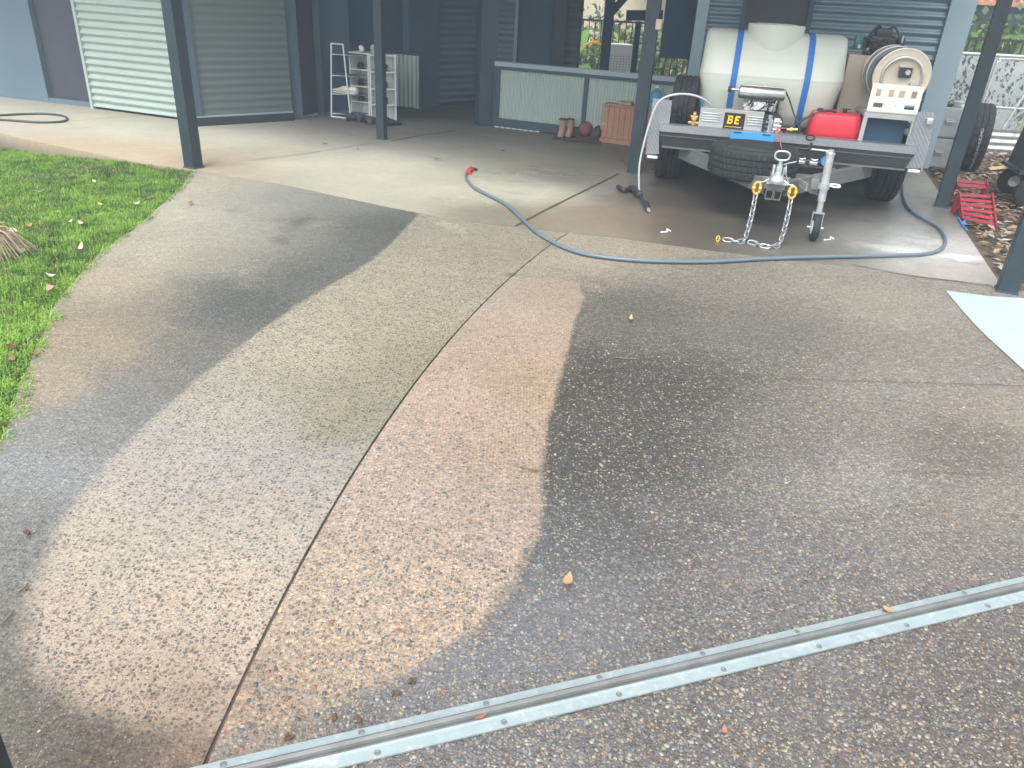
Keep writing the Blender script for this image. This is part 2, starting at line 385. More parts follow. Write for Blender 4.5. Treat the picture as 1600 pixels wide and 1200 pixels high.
def smooth_path(P, n=8):
    P = np.array(P, float); Q = np.vstack([2 * P[0] - P[1], P, 2 * P[-1] - P[-2]]); out = []
    for i in range(1, len(Q) - 2):
        for t in np.linspace(0, 1, n, endpoint=False):
            a, b, c, d = Q[i - 1], Q[i], Q[i + 1], Q[i + 2]
            out.append(0.5 * (2 * b + (c - a) * t + (2 * a - 5 * b + 4 * c - d) * t * t + (3 * b - a - 3 * c + d) * t ** 3))
    out.append(P[-1]); return np.array(out)
def rotz(a): c, s_ = math.cos(a), math.sin(a); return np.array([[c, -s_, 0], [s_, c, 0], [0, 0, 1]])

# ------------------------------------------------------------------ the ground
def desat(c, k=.30): return c * (1 - k) + c.mean() * k
def in_poly_dist(X, Y, poly):
    """signed distance, positive inside"""
    poly = np.array(poly)[:, :2]; n = len(poly); d = np.full(X.shape, 1e9); ins = np.zeros(X.shape, bool)
    for i in range(n):
        ax, ay = poly[i]; bx, by = poly[(i + 1) % n]; ex, ey = bx - ax, by - ay
        t = np.clip(((X - ax) * ex + (Y - ay) * ey) / (ex * ex + ey * ey + 1e-12), 0, 1)
        d = np.minimum(d, np.hypot(X - ax - t * ex, Y - ay - t * ey))
        c = (ay > Y) != (by > Y)
        ins ^= c & (X < (bx - ax) * (Y - ay) / (by - ay + 1e-12) + ax)
    return np.where(ins, d, -d)
_nt = rng.random((64, 64))
def vnoise(X, Y, s):
    x = X * s + 31.7; y = Y * s + 17.3; xi = np.floor(x).astype(int); yi = np.floor(y).astype(int); fx = x - xi; fy = y - yi
    fx = fx * fx * (3 - 2 * fx); fy = fy * fy * (3 - 2 * fy); g = lambda a, b: _nt[a % 64, b % 64]
    return (g(xi, yi) * (1 - fx) + g(xi + 1, yi) * fx) * (1 - fy) + (g(xi, yi + 1) * (1 - fx) + g(xi + 1, yi + 1) * fx) * fy
def fbm(X, Y, s): return vnoise(X, Y, s) * .5 + vnoise(X + 5, Y, s * 2.1) * .3 + vnoise(X, Y + 9, s * 4.3) * .2
def sstep(a, b, x): t = np.clip((x - a) / (b - a), 0, 1); return t * t * (3 - 2 * t)
def idw(X, Y, pts):
    """surface colours (stains, painted sheen) and wetness known at some places, blended between them"""
    u = X / (Y + .3) * 3; v = np.log(np.maximum(Y, .3) + .2) * 3.2; W = np.zeros(X.shape); A = np.zeros(X.shape + (6,))
    for px, py, c, dk, lt, wet in pts:
        g = G(px, py); w = 1 / (((u - g[0] / (g[1] + .3) * 3) ** 2 + (v - math.log(g[1] + .2) * 3.2) ** 2) ** 1.5 + 0.004)
        W += w; A += w[..., None] * np.array([*(desat(lin(c)) * 0.72), dk, lt, wet])
    return A / W[..., None]
CLEAN_L = [G(*p) for p in ((655, 334), (610, 380), (560, 420), (480, 465), (400, 520), (310, 590), (230, 660), (150, 745), (85, 830), (45, 920), (40, 1000), (70, 1060), (140, 1110), (240, 1140), (360, 1150), (900, 1000), (1000, 340), (800, 338), (700, 325))]
CLEAN_R = [G(*p) for p in ((700, 430), (870, 434), (905, 443), (913, 465), (897, 520), (880, 580), (862, 640), (850, 700), (848, 760), (845, 820), (812, 900), (752, 980), (680, 1030), (560, 1085), (430, 1140), (300, 1165), (200, 900))]
P_CL = [(700, 345, (154, 147, 124), .6, .2, .25), (620, 430, (166, 157, 128), .8, .25, .25), (780, 400, (158, 145, 117), .7, .25, .2), (480, 530, (175, 165, 136), .8, .25, .3), (620, 560, (154, 143, 109), .8, .25, .25), (330, 640, (172, 163, 142), .75, .2, .6),
        (540, 650, (149, 141, 110), .8, .2, .35), (420, 720, (174, 166, 154), .75, .2, 1.0), (300, 720, (176, 166, 150), .75, .2, .9), (250, 780, (180, 166, 144), .75, .15, .8), (450, 840, (184, 168, 146), .75, .15, .5), (150, 850, (184, 168, 142), .7, .15, .5), (300, 950, (190, 170, 144), .8, .15, .2),
        (120, 980, (188, 166, 139), .7, .15, .3), (200, 1080, (186, 161, 131), .75, .15, .15), (380, 1000, (188, 166, 140), .85, .15, .15), (300, 1130, (164, 138, 112), .6, .15, .1)]
P_DL = [(400, 284, (160, 154, 132), 0.15, 0.255, 0.1), (480, 300, (146, 144, 128), 0.225, 0.34, 0.2), (560, 318, (120, 120, 110), 0.3, 0.34, 0.3), (345, 360, (168, 162, 140), 0.225, 0.255, 0.1), (330, 290, (180, 168, 140), 0.15, 0.255, 0.1), (300, 330, (180, 174, 152), 0.225, 0.255, 0.1), (420, 310, (150, 152, 144), 0.225, 0.34, 0.3), (500, 320, (132, 134, 126), 0.3, 0.34, 0.3), (560, 340, (88, 90, 82), 0.375, 0.51, 0.3), (630, 345, (66, 68, 60), 0.45, 0.51, 0.3), (590, 370, (78, 80, 72), 0.45, 0.51, 0.3), (470, 370, (120, 122, 112), 0.3, 0.51, 0.3), (540, 400, (84, 86, 80), 0.45, 0.51, 0.3),
        (480, 430, (84, 86, 80), 0.45, 0.68, 0.4), (380, 470, (76, 80, 76), 0.45, 0.68, 0.4), (330, 500, (84, 88, 84), 0.45, 0.68, 0.4), (250, 390, (176, 166, 140), 0.3, 0.34, 0.1), (150, 440, (172, 156, 124), 0.3, 0.34, 0.1), (120, 520, (160, 140, 106), 0.3, 0.34, 0.05), (60, 600, (166, 146, 112), 0.3, 0.34, 0.05),
        (180, 545, (162, 144, 110), 0.3, 0.34, 0.1), (215, 510, (132, 122, 102), 0.3, 0.34, 0.1), (280, 560, (96, 98, 96), 0.45, 0.595, 0.6), (200, 620, (110, 112, 110), 0.45, 0.51, 0.7), (140, 660, (122, 122, 118), 0.45, 0.51, 0.8), (60, 720, (126, 128, 126), 0.45, 0.51, 0.9), (30, 850, (111, 111, 104), 0.525, 0.51, 0.6), (20, 960, (110, 105, 93), 0.525, 0.51, 0.4),
        (60, 1120, (101, 95, 80), 0.525, 0.51, 0.2), (160, 1180, (110, 95, 76), 0.45, 0.51, 0.1), (250, 1185, (126, 102, 81), 0.45, 0.51, 0.1), (250, 330, (180, 168, 142), 0.225, 0.255, 0.05), (330, 400, (144, 138, 118), 0.3, 0.34, 0.2), (390, 355, (150, 150, 138), 0.3, 0.34, 0.2)]
P_CR = [(880, 450, (161, 139, 111), .4, .35, .15), (780, 500, (174, 147, 122), .45, .35, .1), (700, 600, (178, 149, 124), .5, .4, .15), (830, 600, (168, 139, 101), .45, .4, .1), (640, 680, (182, 156, 135), .5, .45, .45), (780, 700, (174, 145, 114), .5, .4, .4),
        (600, 780, (182, 158, 137), .55, .4, .8), (760, 790, (174, 149, 127), .55, .4, .8), (560, 900, (182, 158, 130), .6, .4, .3), (700, 920, (186, 158, 130), .6, .45, .3), (500, 1050, (172, 147, 115), .6, .45, .15), (640, 1010, (180, 152, 122), .55, .45, .2), (400, 1120, (157, 131, 103), .55, .4, .1), (740, 450, (164, 150, 132), .5, .4, .2)]
P_DR = [(950, 400, (156, 144, 119), .5, .5, .15), (1100, 430, (126, 118, 99), .5, .8, .3), (1000, 480, (94, 88, 76), .5, 1.1, .45), (930, 600, (62, 59, 49), .5, 1.5, .5), (1050, 600, (72, 68, 58), .5, 1.4, .45), (900, 720, (62, 59, 49), .5, 1.5, .9), (1000, 700, (72, 66, 56), .5, 1.4, .7),
        (920, 850, (88, 86, 83), .5, .9, 1.1), (1050, 850, (94, 88, 85), .5, .9, .9), (1250, 700, (112, 104, 94), .5, .9, .5), (1200, 520, (107, 101, 90), .5, .9, .4), (1400, 480, (145, 135, 117), .5, .6, .2), (1300, 430, (145, 135, 117), .5, .5, .25), (1450, 600, (131, 124, 110), .5, .7, .25), (1330, 740, (141, 133, 126), .5, .7, .5),
        (1560, 640, (141, 129, 108), .5, .7, .2), (1500, 700, (105, 97, 83), .5, .7, .3), (1400, 780, (122, 113, 103), .5, .8, .35), (1560, 780, (128, 118, 99), .5, .7, .2), (1200, 880, (107, 101, 97), .5, .9, .6), (1500, 860, (114, 106, 99), .5, .8, .3), (900, 990, (103, 99, 101), .5, .7, 1.0), (750, 1060, (105, 101, 103), .5, .6, 1.1),
        (550, 1150, (105, 97, 94), .5, .6, .6), (1100, 1000, (100, 95, 90), .5, .8, .7), (1100, 1150, (98, 91, 83), .5, .9, .4), (1450, 1100, (98, 88, 81), .5, .9, .3), (1580, 1000, (100, 91, 83), .5, .9, .25), (1600, 1190, (96, 86, 76), .5, .9, .2), (800, 1180, (98, 93, 90), .5, .8, .7), (420, 1170, (137, 120, 103), .5, .5, .2), (880, 395, (164, 151, 128), .5, .4, .15)]
P_SL = [(450, 282, (166, 162, 142), 0.05, 0.05, 0.1), (560, 306, (176, 172, 152), 0.05, 0.05, 0.1), (860, 222, (142, 138, 122), 0.03, 0.05, 0.15), (380, 272, (172, 156, 128), 0.05, 0.05, 0.1), (30, 190, (197, 190, 169), 0.03, 0.05, 0.05), (100, 230, (201, 177, 132), 0.03, 0.05, 0.05), (200, 200, (202, 199, 175), 0.03, 0.05, 0.05), (250, 240, (201, 179, 134), 0.03, 0.05, 0.05), (330, 260, (190, 162, 121), 0.05, 0.05, 0.05), (380, 215, (206, 203, 179), 0.03, 0.05, 0.1),
        (460, 260, (204, 199, 169), 0.03, 0.05, 0.1), (560, 280, (204, 201, 171), 0.03, 0.05, 0.1), (600, 250, (208, 205, 184), 0.03, 0.05, 0.1), (420, 195, (169, 164, 147), 0.03, 0.05, 0.1), (640, 215, (158, 156, 141), 0.03, 0.05, 0.15), (560, 195, (124, 124, 115), 0.03, 0.05, 0.2), (720, 180, (102, 104, 100), 0.03, 0.05, 0.2), (700, 210, (141, 139, 124), 0.03, 0.05, 0.15),
        (800, 235, (162, 158, 136), 0.03, 0.05, 0.15), (900, 235, (122, 117, 100), 0.03, 0.05, 0.15), (700, 300, (208, 203, 175), 0.05, 0.05, 0.25), (830, 300, (214, 211, 186), 0.03, 0.05, 0.3), (760, 335, (124, 119, 95), 0.06, 0.08, 0.35), (900, 280, (117, 110, 92), 0.03, 0.05, 0.3), (640, 310, (179, 173, 145), 0.05, 0.05, 0.2), (520, 295, (190, 186, 158), 0.05, 0.05, 0.15),
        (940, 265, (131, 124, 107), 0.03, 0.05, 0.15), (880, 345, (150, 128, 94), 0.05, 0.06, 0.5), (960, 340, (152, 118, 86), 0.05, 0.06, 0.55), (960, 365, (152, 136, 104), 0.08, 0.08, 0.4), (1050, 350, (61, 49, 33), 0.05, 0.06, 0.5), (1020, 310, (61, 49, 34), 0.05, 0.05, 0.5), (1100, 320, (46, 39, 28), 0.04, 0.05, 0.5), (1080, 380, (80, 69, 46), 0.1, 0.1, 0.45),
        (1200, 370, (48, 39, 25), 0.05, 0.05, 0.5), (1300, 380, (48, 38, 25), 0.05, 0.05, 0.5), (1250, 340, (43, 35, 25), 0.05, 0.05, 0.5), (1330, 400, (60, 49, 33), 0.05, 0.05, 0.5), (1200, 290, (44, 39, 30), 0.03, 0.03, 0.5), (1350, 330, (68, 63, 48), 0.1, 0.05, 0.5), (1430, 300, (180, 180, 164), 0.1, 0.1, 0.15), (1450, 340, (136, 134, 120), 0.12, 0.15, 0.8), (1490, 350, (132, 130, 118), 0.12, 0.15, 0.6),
        (1380, 375, (184, 186, 180), 0.3, 0.3, 1), (1400, 390, (220, 222, 216), 0.3, 0.3, 1), (1460, 395, (231, 233, 226), 0.2, 0.3, 1), (1510, 402, (220, 220, 214), 0.1, 0.2, 1), (1505, 412, (170, 140, 112), 0.1, 0.1, 0.6), (1535, 416, (170, 140, 112), 0.1, 0.1, 0.6), (1545, 428, (204, 202, 190), 0.1, 0.1, 1), (1450, 412, (200, 198, 186), 0.2, 0.15, 0.8), (1250, 408, (117, 108, 86), 0.2, 0.15, 0.4), (1400, 425, (146, 140, 122), 0.2, 0.15, 0.5), (1530, 445, (146, 138, 118), 0.1, 0.1, 0.3), (1000, 250, (108, 98, 82), 0.03, 0.05, 0.3), (860, 215, (128, 124, 109), 0.03, 0.05, 0.15)]  # near-white corner points paint foam and wet sky sheen into the slab
def paint(P, zone):
    X, Y = P[..., 0], P[..., 1]
    wx = X + (fbm(X, Y, 5) - .5) * .14 + (fbm(X, Y, 17) - .5) * .08; wy = Y + (fbm(X + 40, Y, 5) - .5) * .20 + (fbm(X, Y + 7, 17) - .5) * .10
    jx = X + (fbm(X, Y, 14) - .5) * .018 + (fbm(X, Y, 3) - .5) * .03; jy = Y + (fbm(X, Y + 20, 14) - .5) * .018
    if zone == 'left':
        A = idw(wx, wy, P_DL); B = idw(wx, wy, P_CL); m = sstep(-.012, .018, in_poly_dist(jx, jy, CLEAN_L))
        # at the very start of the strip the edge is a soft fade
        soft = sstep(-.035, .045, in_poly_dist(jx, jy, CLEAN_L)); near = sstep(2.6, 1.8, Y); m = m * (1 - near) + soft * near
        A = A * (1 - m[..., None]) + B * m[..., None]
    elif zone == 'right':
        A = idw(wx, wy, P_DR); B = idw(wx, wy, P_CR); m = sstep(-.010, .016, in_poly_dist(jx, jy, CLEAN_R))
        soft = sstep(-.025, .030, in_poly_dist(jx, jy, CLEAN_R)); near = sstep(2.2, 1.6, Y); m = m * (1 - near) + soft * near
        A = A * (1 - m[..., None]) + B * m[..., None]
    else:
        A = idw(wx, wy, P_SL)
    blot = 1 + (fbm(X, Y, 1.7) - .5) * .16
    # damp footprints, oil spots, and pale foam and sky sheen painted at the corner
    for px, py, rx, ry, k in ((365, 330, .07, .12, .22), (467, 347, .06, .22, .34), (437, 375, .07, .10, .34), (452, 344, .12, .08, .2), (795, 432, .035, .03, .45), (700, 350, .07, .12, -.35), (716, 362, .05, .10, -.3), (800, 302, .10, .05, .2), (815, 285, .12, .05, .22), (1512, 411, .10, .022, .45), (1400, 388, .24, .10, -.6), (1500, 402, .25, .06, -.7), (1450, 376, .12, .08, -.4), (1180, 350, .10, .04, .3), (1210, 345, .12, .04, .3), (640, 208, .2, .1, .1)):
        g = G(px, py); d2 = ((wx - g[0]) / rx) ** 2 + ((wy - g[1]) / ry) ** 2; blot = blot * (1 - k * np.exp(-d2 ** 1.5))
    A[..., 3] *= .74; A[..., 4] *= .92
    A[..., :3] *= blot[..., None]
    return A[..., :3].reshape(-1, 3), np.clip(A[..., 3:].reshape(-1, 3), 0, 1.6)
def sheet(name, P, zone, mat=None, skirt=0.14, parent=None):
    nr, nc = P.shape[:2]; col, par = paint(P, zone)
    V = P.reshape(-1, 3); idx = np.arange(nr * nc).reshape(nr, nc)
    F = np.stack([idx[:-1, :-1], idx[:-1, 1:], idx[1:, 1:], idx[1:, :-1]], -1).reshape(-1, 4)
    ring = np.concatenate([idx[0, :], idx[1:, -1], idx[-1, -2::-1], idx[-2:0:-1, 0]])
    low = V[ring].copy(); low[:, 2] -= skirt; b = len(V); k = len(ring); a = np.arange(k); a2 = (a + 1) % k
    F2 = np.stack([ring[a], b + a, b + a2, ring[a2]], -1)
    V = np.vstack([V, low]); col = np.vstack([col, col[ring] * 0.38]); par = np.vstack([par, par[ring]])
    me = np_mesh(name, V, np.vstack([F, F2]), col, par); o = link(name, me, mat or M['agg'], parent); return tag(o, kind='structure')

JX = np.array([G(*p)[:2] for p in ((330, 1170), (342, 1145), (380, 1060), (440, 940), (500, 830), (560, 720), (620, 640), (670, 570), (740, 490), (800, 430), (868, 378), (890, 362))])
_jy = np.linspace(JX[0, 1], JX[-1, 1], 60); _jx = np.polyval(np.polyfit(JX[:, 1], JX[:, 0], 4), _jy); JX = np.stack([_jx, _jy], 1)
def xjoint(y): return np.where(y < JX[0, 1], JX[0, 0], np.interp(y, JX[:, 1], JX[:, 0]))
LE = np.array([G(*p)[:2] for p in ((0, 690), (15, 660), (35, 600), (60, 530), (95, 460), (150, 400), (230, 340), (288, 285), (300, 266))]); LE = np.vstack([(-1.72, 0.3), LE])
def xleft(y): return np.interp(y, LE[:, 1], LE[:, 0]) + (vnoise(y, y * 0, 6.0) - .5) * .03
FR = np.array([G(*p)[:2] for p in ((300, 266), (450, 290), (600, 322), (700, 342), (807, 355), (950, 370), (1100, 390), (1300, 414), (1500, 440), (1570, 450))]); FR = np.vstack([(-3.4, 6.55), FR, (3.4, 4.2)])
def yfront(x): return np.interp(x, FR[:, 0], FR[:, 1])
def driveway(name, fl, fr, ncol, zone):
    c = np.linspace(0, 1, ncol)[None, :]; v = np.concatenate([np.linspace(-.30, 0, 12, endpoint=False), np.linspace(0, 1, 300)])[:, None]
    y1 = np.full((1, ncol), 5.0)
    for _ in range(12): y1 = 0.5 * y1 + 0.5 * yfront(fl(y1) * (1 - c) + fr(y1) * c)
    Y = 0.5 + v * (y1 - .008 - 0.5); X = fl(Y) * (1 - c) + fr(Y) * c
    Z = (fbm(X, Y, 1.1) - .5) * .004
    return sheet(name, np.stack([X, Y, Z], -1), zone)
slabL = driveway('driveway', xleft, lambda y: xjoint(y) - .0045, 190, 'left')
slabR = driveway('driveway', lambda y: xjoint(y) + .0045, lambda y: np.full_like(y, 3.02), 260, 'right')
# joint filler lies down in the gap
jy = np.linspace(-1, 5.35, 90); V = np.array([(xjoint(y) + s * .03, y, -.006 - .014 * min(1, max(0, (y - 1.4) / 1.2))) for y in jy for s in (-1, 1)])
F = [(2 * i, 2 * i + 1, 2 * i + 3, 2 * i + 2) for i in range(len(jy) - 1)]
tag(link('joint_filler', np_mesh('joint_filler', V, F), M['filler']), kind='structure')
V = np.array([(x, yfront(x) + s * .03, -.010) for x in np.linspace(-2.75, 3.1, 60) for s in (-1, 1)])
F = [(2 * i, 2 * i + 1, 2 * i + 3, 2 * i + 2) for i in range(59)]
tag(link('joint_filler', np_mesh('joint_filler', V, F), M['kerbface']), kind='structure')

# carport slab and the path along the house
KB = np.array([G(*p)[:2] for p in ((0, 208), (60, 222), (150, 240), (230, 256), (290, 264))]); KB = np.vstack([(-9.5, 9.3), KB])
def yslab(x): return np.where(x < KB[-1, 0], np.interp(x, KB[:, 0], KB[:, 1]), yfront(x))
Xc = np.linspace(-9.5, 2.9, 300)[None, :]; v = np.linspace(0, 1, 230)[:, None] ** 1.25
def xs_(X, y): return X + .33 * (y - 4.4) * np.clip((X + 2) / 4.9, 0, 1)
y0 = np.full((1, 300), 5.0)
for _ in range(20): y0 = .5 * y0 + .5 * yslab(xs_(Xc, y0))
Y = y0 + v * (12.6 - y0); X = xs_(Xc, Y)
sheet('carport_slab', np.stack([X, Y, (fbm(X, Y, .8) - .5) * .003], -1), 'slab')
def strip(name, P, w, z, mat):
    P = smooth_path([(p[0], p[1], z) for p in P], 6); T = np.gradient(P, axis=0); N = np.stack([-T[:, 1], T[:, 0], T[:, 2] * 0], 1); N /= np.linalg.norm(N, axis=1)[:, None]
    ww = (w * (0.7 + .6 * rng.random(len(P))))[:, None]
    V = np.stack([P - N * ww / 2, P + N * ww / 2], 1).reshape(-1, 3); F = [(2 * i, 2 * i + 1, 2 * i + 3, 2 * i + 2) for i in range(len(P) - 1)]
    return tag(link(name, np_mesh(name, V, F), mat), kind='structure')
M['joint'] = simple('dirty_saw_cut', (0.085, 0.065, 0.045), 0.9, 0, 0.3, 20)
M['joint_faint'] = simple('dusty_saw_cut', (0.22, 0.19, 0.15), 0.9, 0, 0.3, 20)
strip('saw_cut', [G(805, 354), G(850, 330), G(910, 300), G(966, 272)], .016, .006, M['joint'])
strip('saw_cut', [G(400, 250), G(480, 240), G(575, 225), G(606, 221)], .010, .006, M['joint_faint'])
strip('saw_cut', [G(612, 221), G(660, 212), G(710, 205)], .018, .006, M['joint'])
strip('saw_cut', [G(110, 190), G(160, 186), G(225, 181)], .010, .006, M['joint_faint'])
strip('saw_cut', [G(966, 272), G(900, 262), G(860, 257)], .010, .006, M['joint_faint'])

strip('saw_cut', [G(1040, 596), G(1180, 592), G(1400, 598), G(1600, 604)], .0035, .005, M['joint'])
strip('saw_cut', [G(40, 522), G(120, 524), G(210, 522)], .003, .005, M['joint_faint'])
strip('crack', [G(1390, 738), G(1440, 738), G(1500, 741), G(1560, 744)], .002, .005, M['joint'])
strip('crack', [G(1330, 414), G(1420, 431), G(1500, 441), G(1550, 447)], .010, .006, M['joint'])
# lawn on the left, mulch on the right, rough ground to the horizon
def lawn_z(X, Y): return -.085 * sstep(-3.0, -4.6, X) * sstep(4.5, 6.5, Y) - .012
gx = np.linspace(-11, -1.2, 90)[None, :]; gy = np.linspace(-1, 9.6, 90)[:, None]; X = gx + gy * 0; Y = gy + gx * 0
V = np.stack([X, Y, lawn_z(X, Y) - .03 + .02 * (fbm(X, Y, 2) - .5)], -1).reshape(-1, 3); I = np.arange(8100).reshape(90, 90)
F = np.stack([I[:-1, :-1], I[:-1, 1:], I[1:, 1:], I[1:, :-1]], -1).reshape(-1, 4)
tag(link('lawn_soil', np_mesh('lawn_soil', V, F), M['soil']), kind='structure')
V = [(2.6, -1, -.055), (14, -1, -.055), (14, 13, -.055), (2.6, 13, -.055)]
tag(link('garden_bed_soil', np_mesh('garden_bed_soil', V, [(0, 1, 2, 3)]), M['soil']), kind='structure')
V = [(-300, -100, -.14), (300, -100, -.14), (300, 600, -.14), (-300, 600, -.14)]
tag(link('ground', np_mesh('ground', V, [(0, 1, 2, 3)]), M['groundfar']), kind='structure')
# washed-out brown scum at the slab corner and rows of pale paint flecks are real marks
V = [G(*p, .006) for p in ((1478, 454), (1540, 462), (1600, 466), (1660, 500), (1700, 640), (1640, 610), (1600, 578), (1572, 552), (1545, 528), (1520, 503), (1498, 478))]
pv = np.array(V); cen = pv.mean(0); V = np.vstack([pv, pv - (0, 0, .004)]); n = len(pv)
mbp = MB(); mbp.add(V, [tuple(range(n))] + [(i, (i + 1) % n, n + (i + 1) % n, n + i) for i in range(n)])
pp = mbp.build('painted_patch', M['whitepatch']); tag(pp, 'fresh pale mint white painted patch on the driveway beside the front corner post', 'paint patch')

# ---- real pebbles standing proud of the driveway near the camera
ico = bmesh.new(); bmesh.ops.create_icosphere(ico, subdivisions=1, radius=1.0); ICV = np.array([v.co[:] for v in ico.verts]); ico.verts.index_update()
ICF = np.array([[v.index for v in f.verts] for f in ico.faces]); ico.free()
def pebble_cols(n, clean, left):
    slate = lin((100, 110, 116)); cream = lin((186, 176, 150)); grey = lin((150, 150, 146)); rust = lin((176, 118, 88)); tan = lin((168, 142, 100)); dk = lin((84, 88, 90)); pale = lin((200, 196, 184))
    pal = np.array([slate, cream, grey, rust, tan, dk, pale])
    pr_cl = np.array([.50, .02, .14, .0, .04, .29, .01]); pr_cr = np.array([.28, .17, .24, .05, .12, .12, .02]); pr_d = np.array([.16, .22, .34, .02, .16, .08, .02])
    out = np.zeros((n, 3))
    r = rng.random(n)
    for i in range(n):
        pr = (pr_cl if left else pr_cr) if clean[i] else pr_d
        out[i] = pal[min(6, np.searchsorted(np.cumsum(pr) / pr.sum(), r[i]))]
    return desat(out * 0.62, .25) * (0.75 + .45 * rng.random((n, 1)))
def scatter(n, y0, y1):
    u = rng.random(n); Y = y0 * (y1 / y0) ** (u ** 1.0); X = (rng.random(n) * 2 - 1) * (Y * .88 + .35) + .12 * Y; return X, Y
NP = 46000
px_, py_ = scatter(NP, .85, 3.3)
lft = px_ < xjoint(py_); keep = (np.abs(px_ - xjoint(py_)) > .03) & (px_ > xleft(py_) + .02) & (px_ < 2.98) & (in_poly_dist(px_, py_, pv) < 0)
dl = in_poly_dist(px_, py_, CLEAN_L) > 0; dr = in_poly_dist(px_, py_, CLEAN_R) > 0; cln = np.where(lft, dl, dr)
keep &= ~(lft & ~cln & (rng.random(NP) < .6)) & ~(lft & (rng.random(NP) < .25))
px_, py_, lft, cln = px_[keep], py_[keep], lft[keep], cln[keep]; n = len(px_)
size = np.exp(rng.normal(math.log(.0040), .34, n)); size = np.where(lft, size * .54, size * .92); size = np.clip(size, .0018, .0085)
pc = np.zeros((n, 3)); pc[lft] = pebble_cols(int(lft.sum()), cln[lft], True); pc[~lft] = pebble_cols(int((~lft).sum()), cln[~lft], False)
asp = 0.55 + .45 * rng.random(n); yaw = rng.random(n) * math.pi
prox = size / np.hypot(px_, np.hypot(py_, EYE)); order = np.argsort(-prox); order_in = [i for i in order if abs(px_[i]) < py_[i] * .9 + .2 and py_[i] > 1.1][:300]
ind = set(order_in); rest = np.array([i for i in range(n) if i not in ind])
def pebble_verts(i_arr):
    k = len(i_arr); J = 1 + .28 * (rng.random((k, len(ICV), 1)) - .5); V = ICV[None] * J
    sx = size[i_arr][:, None]; c, s_ = np.cos(yaw[i_arr])[:, None], np.sin(yaw[i_arr])[:, None]
    a = V[..., 0] * sx; b = V[..., 1] * sx * asp[i_arr][:, None]; z = V[..., 2] * np.minimum(sx * .42, .0034)
    return np.stack([a * c - b * s_, a * s_ + b * c, z], -1)
pvs = pebble_verts(rest); zz = (fbm(px_[rest], py_[rest], 1.1) - .5) * .004
pvs += np.stack([px_[rest], py_[rest], zz], -1)[:, None]
F = (ICF[None] + (np.arange(len(rest)) * len(ICV))[:, None, None]).reshape(-1, 3)
o = link('pebbles', np_mesh('pebbles', pvs.reshape(-1, 3), F, np.repeat(pc[rest], len(ICV), 0), smooth=True), M['attr'], slabR); o['kind'] = 'stuff'
vari = []
for i in order_in[:20]:
    vv = pebble_verts(np.array([i]))[0] / size[i]
    vari.append(np_mesh('pebble', vv, ICF, np.repeat(pc[i][None], len(ICV), 0), smooth=True)); vari[-1].materials.append(M['attr'])
for k, i in enumerate(order_in):
    o = bpy.data.objects.new('pebble', vari[k % 20]); COL.objects.link(o); o.parent = slabL if lft[i] else slabR
    o.location = (px_[i], py_[i], (fbm(px_[i:i + 1], py_[i:i + 1], 1.1)[0] - .5) * .004); s = size[i]; o.scale = (s, s * (.8 + .4 * random.random()), s * .9); o.rotation_euler = (0, 0, random.random() * 6.28)

# ---- grass blades
def blades(n, area_fn, h, w, cols, name, mat, zfn, lean=.9):
    X, Y = area_fn(n); n = len(X); Z = zfn(X, Y); a = rng.random(n) * 6.283; H = h * (.5 + .9 * rng.random(n)) * (.6 + 1.1 * fbm(X, Y, 9)); L = H * lean * (.3 + rng.random(n))
    dx, dy = np.cos(a), np.sin(a); wx, wy = -dy * w / 2, dx * w / 2
    b0 = np.stack([X - wx, Y - wy, Z - .01], -1); b1 = np.stack([X + wx, Y + wy, Z - .01], -1)
    m0 = np.stack([X + dx * L * .35 - wx * .8, Y + dy * L * .35 - wy * .8, Z + H * .62], -1); m1 = np.stack([X + dx * L * .35 + wx * .8, Y + dy * L * .35 + wy * .8, Z + H * .62], -1)
    t0 = np.stack([X + dx * L - wx * .15, Y + dy * L - wy * .15, Z + H * .8], -1); t1 = np.stack([X + dx * L + wx * .15, Y + dy * L + wy * .15, Z + H * .8], -1)
    V = np.stack([b0, b1, m1, m0, t1, t0], 1).reshape(-1, 3); o6 = (np.arange(n) * 6)[:, None]
    F = np.concatenate([o6 + np.array([[0, 1, 2, 3]]), o6 + np.array([[3, 2, 4, 5]])]); r = rng.random(n)
    patch = fbm(X, Y, 1.3); f = np.clip(r * .7 + (patch - .5) * 1.0 + (fbm(X, Y, 11) - .5) * 1.5 + .12 + .20 * sstep(5.5, 3.0, Y), 0, 1)[:, None]
    C = np.array(cols[0]) * (1 - f) + np.array(cols[1]) * f
    dead = rng.random(n) < .05 + .12 * (patch < .35); C[dead] = cols[2]
    return tag(link(name, np_mesh(name, V, F, np.repeat(C, 6, 0)), mat), 'short bright green lawn grass left of the driveway', 'grass', kind='stuff')
def lawn_area(n):
    Y = rng.random(n) ** .8 * 7.6 + 1.6; X = -1.5 - rng.random(n) * (Y * .62 + .35)
    ok = (X < np.interp(Y, LE[:, 1], LE[:, 0]) + .025 + .03 * vnoise(X, Y, 9)) & ((X < -2.75) | (Y < LE[-1, 1] - .02)) & (Y < np.where(X < -2.75, np.interp(X, KB[:, 0], KB[:, 1]) - .03 - .3 * sstep(-4.0, -4.9, X) * vnoise(X, Y, 3), 9))
    thin = rng.random(n) > .55 * (fbm(X, Y, 2.3) < .36); ok &= thin
    return X[ok], Y[ok]
blades(400000, lawn_area, .019, .0044, [(0.050, 0.135, 0.026), (0.30, 0.52, 0.08), (0.46, 0.40, 0.20)], 'grass', M['grass'], lawn_z)

